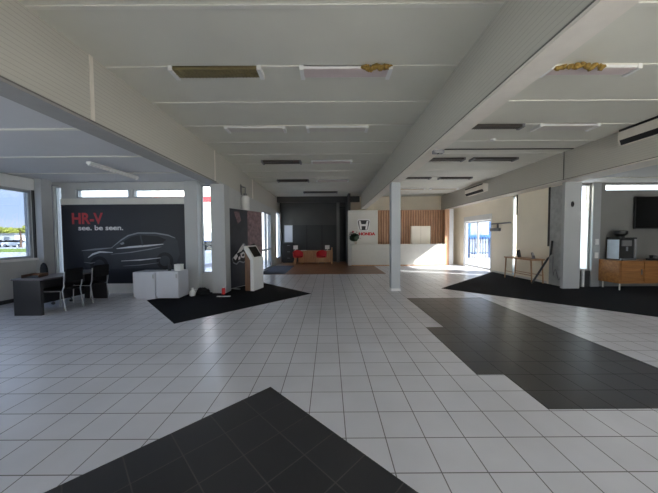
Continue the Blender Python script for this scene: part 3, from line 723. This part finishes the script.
for pl in ([hh[0], hh[1], hh[2], hh[9], hh[10], hh[11]], [hh[4], hh[5], hh[6], hh[7], hh[8], hh[3]], [hh[2], hh[3], hh[8], hh[9]]):
    hm.prism([Vector(E2(*p)) + Vector((0, -0.02, 0)) for p in pl], (0, -0.03, 0))
hm.build('letter_mark', 'white', sg, True)['label'] = 'white H shaped mark'
lettering('HONDA', 0.2, 'lettering', 'red_paint', sg, Vector((1.60, 14.095, 1.62)) - sg.location, RX, 0.012, 0.012, width=0.86)['label'] = 'red lettering'
# plant on the counter
t = thing('potted_plant', 'bushy green plant with a pink flower on the reception counter end', 'plant', (1.32, 13.95, 1.142))
MB().lathe([(0.045, 0), (0.06, 0.02), (0.075, 0.14), (0.06, 0.16)], (0.08, 0, 0), 16).build('pot', 'vase', t, smooth=True)
fo = MB()
for i in range(70):
    a, b_ = random.uniform(0, 2*PI), random.uniform(-0.3, 1.3); rad = random.uniform(0.18, 0.34)
    c = Vector((0.02 + rad * math.cos(a) * math.cos(b_) * 0.9, rad * math.sin(a) * math.cos(b_) * 0.25, 0.36 + rad * math.sin(b_) * 0.95))
    d1 = Vector((math.cos(a), math.sin(a), random.uniform(-0.3, 0.6))).normalized() * 0.09; d1.y *= 0.5; d2 = d1.cross(Vector((0, 0, 1))).normalized() * 0.035
    mid = c + d1 * 0.45 + Vector((0, 0, 0.018))
    vs = [fo.bm.verts.new(p) for p in (c, mid + d2, c + d1, mid - d2, mid + Vector((0, 0, 0.012)), mid - Vector((0, 0, 0.01)))]
    for tr in ((0,1,4),(1,2,4),(2,3,4),(3,0,4),(1,0,5),(2,1,5),(3,2,5),(0,3,5)): fo.bm.faces.new([vs[q_] for q_ in tr])
fo.blob((0.02, 0, 0.36), (0.24, 0.08, 0.20), 0.4, 4, 3)
fo.build('foliage', 'leaf', t, smooth=True)
fl = MB().tube([(0.02, 0, 0.4), (-0.03, 0, 0.56), (-0.05, 0, 0.64)], 0.008)
fl.build('stem', 'leaf', t); MB().blob((-0.05, 0, 0.66), (0.05, 0.04, 0.05), 0.4, 5).build('flower', 'flower', t, smooth=True)

# ------------------------------------------------------------------ right wall of the nave
DR = (11.36, 13.68, 0.0, 2.5); SR1 = (9.86, 10.08, 0.02, 3.04); SR2 = (7.98, 8.33, 0.05, 3.02)
struct('wall_nave_right', wall_x(XR, XR + 0.2, 7.70, 15.6, 0, 3.07, [DR, SR1]), 'wall_cream', 'cream wall behind the slim table, with the bright door', 'wall')
d2 = thing('door_2', 'bright double glass door in the cream wall', 'door', (XR + 0.07, 12.5, 0)); d2['kind'] = 'structure'
fr = MB()
for a, b in ((DR[0], DR[0] + 0.05), (DR[1] - 0.05, DR[1])): fr.box(XR - 0.02, XR + 0.16, a, b, 0, 2.5)
fr.box(XR - 0.02, XR + 0.16, DR[0] + 0.05, DR[1] - 0.05, 2.26, 2.5)
fr.build('door_frame', 'white', d2, True)
mid = (DR[0] + DR[1]) / 2
for a, b in ((DR[0] + 0.055, mid - 0.004), (mid + 0.004, DR[1] - 0.055)):
    lf = MB().box(XR + 0.05, XR + 0.09, a, a + 0.035, 0.02, 2.25).box(XR + 0.05, XR + 0.09, b - 0.035, b, 0.02, 2.25).box(XR + 0.05, XR + 0.09, a + 0.035, b - 0.035, 0.02, 0.12).box(XR + 0.05, XR + 0.09, a + 0.035, b - 0.035, 2.18, 2.25)
    lo = lf.build('door_leaf', 'white', d2, True)
    box(XR + 0.066, XR + 0.074, a + 0.035, b - 0.035, 0.12, 2.18).build('pane', 'glass_door', lo, True)
    hx = b - 0.03 if b < mid + 0.01 else a + 0.03
    MB().tube([(XR + 0.05, hx, 0.95), (XR + 0.0, hx, 0.95), (XR + 0.0, hx, 1.2), (XR + 0.05, hx, 1.2)], 0.012).build('handle', 'steel', lo, True)
t = thing('door_track', 'grey roller door track along the wall beside the bright door', 'track', (6.9, 10.8, 2.0))
box(XR - 0.07, XR, 10.15, 11.3, 2.02, 2.07).build('rail', 'steel', t, True)
box(XR - 0.11, XR, 10.75, 11.32, 1.74, 1.86).build('motor_box', 'grey_plastic', t, True, bevel=0.01)
box(XR - 0.05, XR, 10.9, 10.95, 1.86, 2.02).build('bracket', 'grey_plastic', t, True)
window('X', XR + 0.06, *SR1, 'slim tall window behind the slim wooden table', 'glass_clear', 0.02)
struct('trim_6', box(XR - 0.03, XR, 9.82, 9.86, 2.3, 3.05), 'dark_gap', 'dark cover strip at the top of the slim window', 'trim')
struct('trim_7', box(XR - 0.02, XR, 8.37, 8.43, 1.2, 3.06), 'dark_gap', 'dark vertical strip on the wall next to the right pillar', 'trim')
struct('trim_8', box(XR - 0.02, XR, 7.72, 8.35, 0.0, 3.04), 'panel_grey', 'grey textured panel between dark strip and right pillar', 'panel')
struct('baseboard_right', box(XR - 0.015, XR, 8.45, 11.3, 0, 0.08), 'wall', 'cream skirting along the wall behind the slim table', 'skirting')
pr = struct('pillar', box(6.74, 7.22, 7.60, 7.70, 0, 3.07), 'pillar', 'white pillar under the right beam beside the frosted window', 'pillar', bevel=0.006)
t = thing('wall_sensor', 'small black oval sensor high on the pillar by the frosted window', 'sensor', (6.95, 7.6, 2.43))
MB().lathe([(0.05, 0.0), (0.05, -0.02), (0.03, -0.03)], (0, 0, 0), 16, 'Y').build('housing', 'black', t, smooth=True)
MB().lathe([(0.02, -0.03), (0.015, -0.04)], (0, 0, 0), 12, 'Y').build('lens', 'screen', t, smooth=True)
t.scale = (0.8, 1, 1.6)

# slim wooden table with objects
t = thing('console_table', 'slim light-wood table standing against the cream wall', 'table', (6.67, 9.1, 0.008))
TX0, TX1, TY0, TY1 = 6.44, 6.88, 8.42, 9.74
box(TX0, TX1, TY0, TY1, 0.74, 0.785).build('table_top', 'timber', t, True, bevel=0.004)
for x in (TX0 + 0.04, TX1 - 0.04):
    for y, s in ((TY0 + 0.06, -1), (TY1 - 0.06, 1)):
        MB().tube([(x, y, 0.745), (x, y + s * 0.05, 0.008)], [0.024, 0.018]).build('leg', 'timber', t, True)
for x in (TX0 + 0.04, TX1 - 0.04): MB().tube([(x, TY0 + 0.03, 0.26), (x, TY1 - 0.03, 0.26)], 0.012).build('stretcher', 'timber', t, True)
t = thing('picture_frame', 'small black picture frame on the slim wooden table', 'picture frame', (6.68, 9.27, 0.792), 0.5)
MB().obox((0, 0.03, 0.125), (0.20, 0.02, 0.26), 0, -0.2).build('frame', 'black', t)
MB().obox((0, 0.017, 0.125), (0.14, 0.006, 0.18), 0, -0.2).build('picture', 'art_body', t)
MB().tube([(0, 0.05, 0.16), (0, 0.13, 0.008)], 0.008).build('strut', 'black', t)
t = thing('brochure_holder', 'small grey brochure holder on the near end of the slim table', 'holder', (6.70, 8.66, 0.785), 0.6)
MB().obox((0, 0.03, 0.10), (0.14, 0.01, 0.20), 0, -0.2).build('back', 'grey_plastic', t)
MB().obox((0, -0.01, 0.055), (0.14, 0.008, 0.10), 0, -0.2).build('front', 'grey_plastic', t)
MB().obox((0, 0.01, 0.006), (0.14, 0.08, 0.012)).build('base', 'grey_plastic', t)
MB().obox((0, 0.012, 0.10), (0.12, 0.006, 0.17), 0, -0.2).build('leaflet', 'art_light', t)
# bent dark pole and cable loops
t = MB().tube([(6.36, 8.27, 0.04), (6.80, 8.22, 0.82), (6.87, 8.2, 0.96), (6.885, 8.17, 1.38)], 0.028, 10)
tag(t.build('bent_pole', 'black', smooth=True), 'bent black pole leaning on the cream wall beside the slim table', 'pole')
pts = []
for i in range(40):
    s = i / 39; pts.append((6.93 - 0.02 * s, 8.16 - 0.42 * s, 0.30 + 0.20 * math.sin(s * 9) * (1 - 0.5 * s) + 0.1 * s))
pts = [(6.92, 8.17, 0.9)] + [(6.92, 8.17, 0.55)] + pts
tag(MB().tube([(6.70, 8.16 - 0.02 * i, max(0.02, 0.62 - 0.16 * i + 0.0)) if False else p for i, p in enumerate(pts)], 0.008, 6).build('cable', 'grey_plastic', smooth=True), 'grey loose cable hanging in loops next to the right pillar', 'cable')

# ------------------------------------------------------------------ right bay
SW3 = (7.24, 7.80, 0.50, 3.04); CW3 = (8.20, 11.3, 2.86, 3.05)
struct('wall_back_right', wall_y(YRB, YRB + 0.2, 7.17, XRO + 0.2, 0, ZL, [SW3, CW3]), 'wall_grey', 'grey end wall carrying the television', 'wall')
RW = (-2.9, 1.9, 0.35, 2.85)  # opening added out of view to bring in light from the right
struct('wall_right', wall_x(XRO, XRO + 0.2, YF, YRB + 0.2, 0, ZL, [RW]), 'wall_grey', 'grey outer wall of the television bay', 'wall')
window('X', XRO + 0.1, *RW, 'unseen window added for side light in the outer wall of the television bay', 'glass_clear', 0.05, 0.1, bars=(-1.3, 0.3))
struct('sun_blocker', box(XRO + 0.2, XRO + 3.6, -8.5, 5.4, 3.0, 3.15), 'building', 'unseen added canopy outside the television bay', 'sun_blocker')  # added out of view to keep direct sun off the window
w = window('Y', YRB + 0.09, *SW3, 'tall window with frosted lower pane beside the right pillar', 'glass_clear', 0.03)
box(7.27, 7.77, YRB + 0.06, YRB + 0.075, 0.53, 2.27).build('frosted_film', 'frosted', w, True)
window('Y', YRB + 0.09, *CW3, 'high strip window above the television', 'glass_clear', 0.02)
struct('trim_9', box(7.80, 8.03, YRB - 0.05, YRB, 0.0, 3.08), 'alu', 'grey frame post beside the frosted window', 'trim')
struct('trim_10', box(7.24, 7.80, YRB - 0.012, YRB, 0.0, 0.48), 'panel_dark', 'dark panel below the frosted window', 'panel')
t = MB().tube([(7.55, YRB - 0.05, 0.008), (7.55, YRB - 0.05, 0.55)], 0.035, 12)
tag(t.build('waste_pipe', 'white', smooth=True), 'short white pipe below the frosted window', 'pipe')
t = thing('wall_switch', 'grey switch plates on the frame post above the sideboard', 'switch', (7.93, YRB - 0.05, 1.1))
for z in (0.86, 1.26): box(7.88, 7.98, YRB - 0.07, YRB - 0.05, z, z + 0.17).build('plate', 'white', t, True, bevel=0.005)
tv = thing('tv', 'black flat television on the grey wall above the sideboard', 'television', (9.85, YRB - 0.03, 1.72))
box(9.0, 10.7, YRB - 0.09, YRB - 0.04, 1.72, 2.67).build('housing', 'black', tv, True, bevel=0.008)
box(9.02, 10.68, YRB - 0.094, YRB - 0.09, 1.75, 2.65).build('screen', 'screen', tv, True)
box(9.6, 10.1, YRB - 0.04, YRB - 0.001, 2.0, 2.4).build('wall_bracket', 'steel', tv, True)

sb = thing('sideboard', 'long oak sideboard on thin legs in front of the grey wall', 'sideboard', (9.3, 7.55, 0.008))
box(8.0, 10.6, 7.27, 7.84, 0.20, 0.83).build('body', 'sideboard', sb, True, bevel=0.004)
for i in range(4):
    x0 = 8.03 + i * 0.64
    dd = box(x0, x0 + 0.62, 7.25, 7.27, 0.23, 0.80).build('door', 'sideboard', sb, True, bevel=0.003)
    box(x0 + 0.54, x0 + 0.56, 7.235, 7.25, 0.45, 0.6).build('handle', 'steel', dd, True)
for x in (8.08, 10.52):
    for y in (7.33, 7.78): MB().tube([(x, y, 0.2), (x, y, 0.008)], 0.016).build('leg', 'white', sb, True)
cm = thing('coffee_machine', 'black coffee machine with lit side painted pale on the sideboard', 'coffee machine', (8.38, 7.62, 0.83))
CX0, CX1, CY0, CY1, CZ = 8.20, 8.62, 7.42, 7.82, 0.83
box(CX0 + 0.01, CX1, CY0 + 0.06, CY1, CZ, CZ + 0.60).build('body', 'black', cm, True, bevel=0.01)
box(CX0, CX0 + 0.01, CY0 + 0.07, CY1 - 0.01, CZ + 0.03, CZ + 0.58).build('side_panel', 'side_panel', cm, True)['label'] = 'side panel, lit side painted pale blue-grey'
box(CX0, CX1 + 0.01, CY0, CY1 + 0.01, CZ + 0.60, CZ + 0.64).build('top_cover', 'black', cm, True, bevel=0.006)
box(CX0 + 0.02, CX1 - 0.02, CY0, CY0 + 0.06, CZ, CZ + 0.05).build('drip_tray', 'steel', cm, True)
box(CX0 + 0.06, CX1 - 0.1, CY0 + 0.03, CY0 + 0.06, CZ + 0.40, CZ + 0.56).build('control_panel', 'grey_plastic', cm, True)
MB().tube([(CX0 + 0.2, CY0 + 0.04, CZ + 0.38), (CX0 + 0.2, CY0 + 0.04, CZ + 0.26)], 0.02).build('spout', 'steel', cm, True)
box(CX1, CX1 + 0.03, CY0 + 0.02, CY0 + 0.06, CZ, CZ + 0.64).build('chrome_strip', 'chrome', cm, True)
MB().lathe([(0.09, 0.64), (0.09, 0.68), (0.15, 0.74), (0.15, 0.82), (0.12, 0.84)], (8.40, 7.64, CZ), 20).build('bean_hopper', 'black', cm, True, smooth=True)
t = thing('cup_holder', 'small black cup holder on the sideboard under the television', 'holder', (9.10, 7.42, 0.83))
box(-0.12, 0.12, -0.08, 0.08, 0, 0.05).build('tray', 'black', t, bevel=0.005)
for x in (-0.06, 0.06): MB().lathe([(0.03, 0.05), (0.04, 0.14), (0.036, 0.14)], (x, 0, 0), 14).build('cup', 'black' if x < 0 else 'grey_plastic', t, smooth=True)

# front wall (behind the viewer) with unseen openings placed to set the daylight inside
struct('wall_front', wall_y(YF - 0.2, YF, XL - 0.2, XRO + 0.2, 0, 4.1, [(2.2, 4.2, 0.1, 3.3), (4.4, 6.5, 0.1, 3.3)]), 'wall', 'shopfront wall with unseen openings placed for the light', 'wall')

# ------------------------------------------------------------------ ceiling fittings
def troffer(x0, x1, y0, y1, label, louvre, slats=True, foam=None, grp='ceiling light fittings'):
    cx, cy = (x0 + x1) / 2 * 0.99, (y0 + (y1 - y0) * 0.36) * 0.99; w, dd = (x1 - x0) / 2 * 0.99, (y1 - y0) * 0.36; h = 0.055
    t = thing('ceiling_light', label, 'ceiling light', (cx, cy, ZC - h), group=grp)
    f = MB().box(-w, w, -dd, -dd + 0.012, 0.012, h).box(-w, w, dd - 0.012, dd, 0.012, h).box(-w, w, -dd, dd, h - 0.012, h)
    f.build('housing', louvre if louvre in ('olive', 'louvre_dark') else 'white', t)
    for s in (-1, 1): box(s * (w + 0.01), s * (w - 0.045), -dd - 0.015, dd + 0.015, -0.012, h).build('end_cap', 'white' if louvre != 'louvre_dark' else 'grey_plastic', t)
    box(-w + 0.045, w - 0.045, -dd + 0.012, dd - 0.012, 0.008, 0.02).build('diffuser', louvre, t)
    if slats:
        m2 = MB()
        for k in range(1, 24):
            xx = -w + 0.05 + (2 * w - 0.1) * k / 24; m2.box(xx - 0.003, xx + 0.003, -dd + 0.012, dd - 0.012, 0.0, 0.008)
        m2.box(-w + 0.045, w - 0.045, -0.004, 0.004, 0.0, 0.008)
        m2.build('louvre', louvre, t)
    if foam:
        m2 = MB()
        for i in range(9):
            k = i / 8; m2.blob((foam[0] + (foam[1] - foam[0]) * k, -dd - 0.02 + random.uniform(-0.03, 0.03), 0.01 + random.uniform(-0.02, 0.02)), (0.045, 0.042, 0.025 + random.uniform(0, 0.015)), 0.6, 5, 2, i * 3.1)
        m2.build('insulation', 'foam', t, smooth=True)['label'] = 'yellow torn insulation'
    return t
OL = 'olive-louvred ceiling light over the middle aisle, the nearest one by the left beam'
troffer(-2.18, -0.93, 3.72, 3.99, OL, 'olive')
troffer(-0.38, 0.88, 3.72, 4.01, 'pinkish ceiling light with yellow torn insulation over the middle aisle', 'louvre_pink', False, foam=(0.25, 0.58))
troffer(-2.18, -0.92, 5.68, 5.98, 'pale ceiling light over the middle aisle, second from the front by the left beam', 'louvre_pale', False)
troffer(-0.45, 0.84, 5.68, 5.98, 'pale ceiling light over the middle aisle, right behind the one with yellow insulation', 'louvre_pale', False)
troffer(-2.05, -0.85, 8.18, 8.55, 'dark-louvred ceiling light over the middle aisle, third row from the front', 'louvre_dark')
troffer(-0.53, 0.72, 8.18, 8.50, 'flush pale pinkish ceiling light beside the third-row dark one over the middle aisle', 'louvre_pink', False)
troffer(-2.1, -0.82, 10.88, 11.3, 'dark-louvred ceiling light over the middle aisle, fourth row from the front', 'louvre_dark')
troffer(-0.5, 0.82, 10.88, 11.25, 'flush pinkish ceiling light beside the fourth-row dark one over the middle aisle', 'louvre_pink', False)
troffer(-1.3, 0.45, 13.75, 14.2, 'long dark ceiling light in front of the far dark bulkhead', 'louvre_dark')
troffer(3.05, 4.30, 3.73, 3.97, 'pale ceiling light with yellow torn insulation over the right aisle', 'louvre_pink', False, foam=(-0.5, 0.05))
troffer(2.97, 4.12, 5.65, 5.88, 'dark ceiling light over the right aisle, second row and next to the centre beam', 'louvre_dark')
troffer(4.45, 5.70, 5.65, 6.0, 'wide pale ceiling light over the right aisle, second row and near the air conditioner', 'louvre_pale', False)
troffer(2.98, 4.10, 8.02, 8.35, 'dark ceiling light over the right aisle, third row and next to the centre beam', 'louvre_dark')
troffer(4.34, 5.68, 8.02, 8.36, 'dark ceiling light over the right aisle, third row and towards the right beam', 'louvre_dark')
troffer(2.9, 4.05, 10.55, 10.85, 'dark ceiling light over the right aisle, fourth row and next to the centre beam', 'louvre_dark')
troffer(4.42, 5.70, 10.6, 10.9, 'dark ceiling light over the right aisle, fourth row and towards the right beam', 'louvre_dark')
troffer(3.2, 4.70, 12.95, 13.2, 'tan ceiling light over the right aisle, last row and next to the centre beam', 'louvre_tan', False)
troffer(4.97, 6.3, 12.95, 13.2, 'tan ceiling light over the right aisle, last row towards the right beam', 'louvre_tan', False)

def tube_light(loc, ln, label):
    t = thing('ceiling_tube_light', label, 'ceiling light', loc)
    box(-0.05, 0.05, -ln/2, ln/2, 0.03, 0.075).build('batten_body', 'white', t, bevel=0.004)
    MB().tube([(0, -ln/2 + 0.03, 0.012), (0, ln/2 - 0.03, 0.012)], 0.014, 10).build('tube', 'art_white', t, smooth=True)
    for s in (-1, 1): box(-0.02, 0.02, s * (ln/2 - 0.03), s * ln/2, -0.005, 0.03).build('lamp_holder', 'white', t)
tube_light((-4.85, 6.09, ZL - 0.075), 1.36, 'bare fluorescent light on the low ceiling above the desk bay')
t = thing('smoke_detector', 'round white detector on the ceiling of the right aisle', 'detector', (3.96, 6.46, ZC - 0.045))
MB().lathe([(0.045, 0), (0.06, 0.015), (0.06, 0.045)], (0,0,0), 18).build('body', 'white', t, smooth=True)
MB().lathe([(0.012, -0.006), (0.02, 0)], (0,0,0), 10).build('lens', 'art_white', t, smooth=True)
t = thing('ceiling_sensor', 'small grey box sensor under the centre beam near the column', 'sensor', (1.93, 4.72, 2.99))
box(-0.09, 0.09, -0.05, 0.05, 0.0, 0.06).build('housing', 'grey_plastic', t, bevel=0.008)
MB().lathe([(0.012, -0.012), (0.025, 0.0)], (0,0,0), 12).build('lens', 'screen', t, smooth=True)
def aircon(y0, y1, z0, z1, xw, dep, label):
    t = thing('air_conditioner', label, 'air conditioner', (xw, (y0 + y1) / 2, z0))
    p = [(xw, z0), (xw - dep * 0.75, z0), (xw - dep, z0 + (z1 - z0) * 0.3), (xw - dep, z1 - 0.02), (xw - dep + 0.02, z1), (xw, z1)]
    MB().prism([(x, y0, z) for x, z in p], (0, y1 - y0, 0)).build('casing', 'beam_edge', t, True, bevel=0.006)
    q = [(xw - dep * 0.75 - 0.004, z0 - 0.004), (xw - dep - 0.004, z0 + (z1 - z0) * 0.3), (xw - dep + 0.006, z0 + (z1 - z0) * 0.3), (xw - dep * 0.75 + 0.006, z0 - 0.004)]
    MB().prism([(x, y0 + 0.04, z) for x, z in q], (0, y1 - y0 - 0.08, 0)).build('outlet', 'black', t, True)
    box(xw - dep - 0.003, xw - dep + 0.01, y0 + 0.04, y1 - 0.02, z1 - 0.045, z1 + 0.004).build('intake', 'black', t, True)
aircon(4.4, 5.95, 3.52, 3.85, 6.55, 0.14, 'long wall air conditioner on the right beam, the large near one')
aircon(10.95, 12.4, 3.38, 3.70, 6.55, 0.22, 'wall air conditioner high on the right beam above the bright door')

# ------------------------------------------------------------------ the yard outside
struct('ground', MB().box(-150, 150, -60, 190, -0.25, -0.125), 'concrete', 'pale paved yard outside the windows', 'ground')
def tree(x, y, h, r, sd, label):
    t = thing('tree', label, 'tree', (x, y, -0.125), group='trees beyond the yard')
    MB().tube([(0, 0, 0), (0.1, 0, h * 0.35), (0.0, 0.1, h * 0.6)], [0.16, 0.12, 0.08]).build('trunk', 'bark', t, smooth=True)
    b = MB()
    for i in range(7):
        a = i * 2.4 + sd; b.blob((r * 0.55 * math.cos(a), r * 0.55 * math.sin(a), h * (0.55 + 0.06 * i)), (r * 0.62, r * 0.62, h * 0.22), 0.55, 3.5, 3, sd + i)
    b.build('crown', 'tree', t, smooth=True)
tree(-72.0, 65, 4.5, 2.3, 1.0, 'yellow-green tree behind the white shed, closest to the dark window jamb')
tree(-77.5, 66, 3.9, 2.3, 2.2, 'yellow-green tree behind the middle of the white shed')
tree(-83.5, 68, 4.2, 2.6, 3.1, 'yellow-green tree behind the white shed, furthest from the window jamb')
def palm(x, y, label):
    t = thing('palm_tree', label, 'tree', (x, y, -0.125))
    MB().tube([(0, 0, 0), (0.1, 0, 1.6), (0.0, 0, 3.2)], [0.2, 0.15, 0.12]).build('trunk', 'bark', t, smooth=True)
    b = MB()
    for i in range(11):
        a = 2 * PI * i / 11; d_ = Vector((math.cos(a), math.sin(a), 0)); s_ = Vector((-d_.y, d_.x, 0)) * 0.16
        p = [Vector((0, 0, 3.2)), d_ * 0.8 + Vector((0, 0, 3.7)), d_ * 1.6 + Vector((0, 0, 3.0))]
        b.prism([p[0] - s_, p[0] + s_, p[1] + s_, p[1] - s_], (0, 0, 0.04)); b.prism([p[1] - s_, p[1] + s_, p[2]], (0, 0, 0.04))
    b.build('fronds', 'tree', t)
palm(-59.3, 51, 'small palm tree past the lawn with a thin bare trunk')
tag(MB().box(-130, -20, 33, 44, -0.125, -0.09).build('lawn', 'lawn'), 'strip of mown grass across the yard', 'grass', kind='stuff')
def car(x, y, rz, paint, label):
    c = thing('parked_car', label, 'car', (x, y, -0.125), rz, 'cars parked outside')
    body = [(-2.1, 0.3), (-2.15, 0.75), (-1.95, 0.95), (-1.0, 1.0), (1.0, 1.0), (1.95, 0.85), (2.15, 0.65), (2.1, 0.3)]
    MB().prism([(a, -0.85, z) for a, z in body], (0, 1.7, 0)).build('body', paint, c, bevel=0.06)
    cab = [(-1.75, 0.97), (-1.3, 1.42), (0.2, 1.45), (1.05, 0.98)]
    MB().prism([(a, -0.76, z) for a, z in cab], (0, 1.52, 0)).build('windows', 'screen', c, bevel=0.04)
    MB().prism([(a, -0.70, z) for a, z in [(-1.3, 1.41), (-1.2, 1.48), (0.1, 1.49), (0.25, 1.42)]], (0, 1.4, 0)).build('roof', paint, c, bevel=0.02)
    for wx in (-1.3, 1.3):
        for wy in (-0.8, 0.8):
            w_ = MB().lathe([(0.2, -0.1), (0.32, -0.1), (0.32, 0.1), (0.2, 0.1)], (wx, wy, 0.32), 20, 'Y').build('wheel', 'tyre', c)
            MB().lathe([(0.19, -0.11), (0.19, 0.11)], (wx, wy, 0.32), 14, 'Y').build('hub', 'car_silver', w_)
car(-63.6, 54, 0.1, 'car_white', 'white car parked past the lawn, close to the small palm')
car(-69.0, 55.0, 0.1, 'car_silver', 'silver car parked past the lawn, next to the white car')
car(-8.3, 18.3, 0.4, 'car_blue', 'blue car parked outside the slim window between the pillars')
car(-7.2, 13.6, 1.2, 'car_white', 'white car parked outside the far glazed door')
def shed(x0, x1, y0, y1, h, m, label, band=None):
    s = thing('building', label, 'building', ((x0 + x1) / 2, (y0 + y1) / 2, -0.125))
    box(x0, x1, y0, y1, -0.125, h).build('wall', m, s, True)
    box(x0 - 0.2, x1 + 0.2, y0 - 0.2, y1 + 0.2, h, h + 0.25).build('roof', 'roof_grey', s, True)
    if band: box(x0 - 0.02, x1 + 0.02, y0 - 0.06, y0, band[0], band[1]).build('fascia_band', 'sign_red', s, True)
    n_ = max(2, int((x1 - x0) / 3))
    for i in range(n_):
        xx = x0 + (x1 - x0) * (i + 0.5) / n_; box(xx - 0.6, xx + 0.6, y0 - 0.03, y0, 1.0, 2.0).build('window', 'car_silver', s, True)
shed(-78, -67.5, 57, 62, 2.5, 'building', 'white shed beyond the lawn with grey roof')
shed(-16, -8.2, 24, 31, 6.6, 'building', 'white shop with red fascia band outside the slim window', (4.75, 5.25))
shed(12.5, 24, 26, 34, 3.4, 'building_blue', 'pale blue-grey building outside the bright door')
fe = thing('fence', 'blue-topped dark picket fence outside the bright door', 'fence', (11.5, 20, -0.125))
for i in range(24):
    x = 9.4 + i * 0.2; box(x, x + 0.06, 20, 20.03, -0.125, 1.45).build('picket', 'navy', fe, True)
box(9.3, 14.3, 20.03, 20.08, 1.3, 1.62).build('top_rail', 'blue', fe, True)
box(9.3, 14.3, 20.03, 20.08, 0.2, 0.3).build('bottom_rail', 'blue', fe, True)
for x in (10.6, 12.2): box(x, x + 0.12, 20.1, 20.22, -0.125, 2.6).build('post', 'blue', fe, True)

# ------------------------------------------------------------------ sky, sun, camera
w = bpy.data.worlds.new('sky'); SC.world = w; w.use_nodes = True
nt = w.node_tree; bg = nt.nodes['Background']
tc = nt.nodes.new('ShaderNodeTexCoord'); sp = nt.nodes.new('ShaderNodeSeparateXYZ'); nt.links.new(tc.outputs['Generated'], sp.inputs[0])
rp = nt.nodes.new('ShaderNodeValToRGB'); nt.links.new(sp.outputs[2], rp.inputs[0])
rp.color_ramp.elements[0].position = 0.0; rp.color_ramp.elements[0].color = (0.86, 0.93, 1.0, 1)
rp.color_ramp.elements[1].position = 0.35; rp.color_ramp.elements[1].color = (0.42, 0.62, 0.95, 1)
mp = nt.nodes.new('ShaderNodeMapping'); mp.inputs['Scale'].default_value = (1, 1, 4); nt.links.new(tc.outputs['Generated'], mp.inputs['Vector'])
nz = nt.nodes.new('ShaderNodeTexNoise'); nz.inputs['Scale'].default_value = 2.6; nz.inputs['Detail'].default_value = 6; nt.links.new(mp.outputs[0], nz.inputs['Vector'])
cr_ = nt.nodes.new('ShaderNodeValToRGB'); cr_.color_ramp.elements[0].position = 0.42; cr_.color_ramp.elements[1].position = 0.62; nt.links.new(nz.outputs['Fac'], cr_.inputs[0])
mx = nt.nodes.new('ShaderNodeMix'); mx.data_type = 'RGBA'; mx.inputs[7].default_value = (1.0, 0.98, 0.96, 1)
nt.links.new(cr_.outputs[0], mx.inputs[0]); nt.links.new(rp.outputs[0], mx.inputs[6]); nt.links.new(mx.outputs[2], bg.inputs['Color'])
bg.inputs['Strength'].default_value = 1.0

sd = Vector((-1.0, 0.5, -0.74)).normalized()
sl_ = bpy.data.lights.new('sun', 'SUN'); sl_.energy = 8.0; sl_.angle = 0.02; sl_.color = (1.0, 0.95, 0.88)
so = bpy.data.objects.new('sun', sl_); COL.objects.link(so); so.rotation_euler = sd.to_track_quat('-Z', 'Y').to_euler(); so.location = (30, -20, 25)

cam = bpy.data.cameras.new('camera'); cam.sensor_width = 36; cam.lens = 36 * 265 / 658; cam.clip_start = 0.05; cam.clip_end = 500
c = bpy.data.objects.new('camera', cam); COL.objects.link(c)
pitch = math.atan(9.5 / 265)
c.matrix_world = Matrix.Translation((0, 0, 1.535)) @ Matrix.Rotation(PI / 2 - pitch, 4, 'X') @ Matrix.Rotation(-0.006, 4, 'Z')
SC.camera = c

vs = SC.view_settings
SC.display_settings.display_device = 'sRGB'
vs.view_transform = 'Standard'; vs.look = 'None'; vs.gamma = 1.0; vs.use_curve_mapping = False
vs.exposure = 2.4
SC.cycles.use_denoising = True
SC.cycles.max_bounces = 16; SC.cycles.diffuse_bounces = 12; SC.cycles.transparent_max_bounces = 16
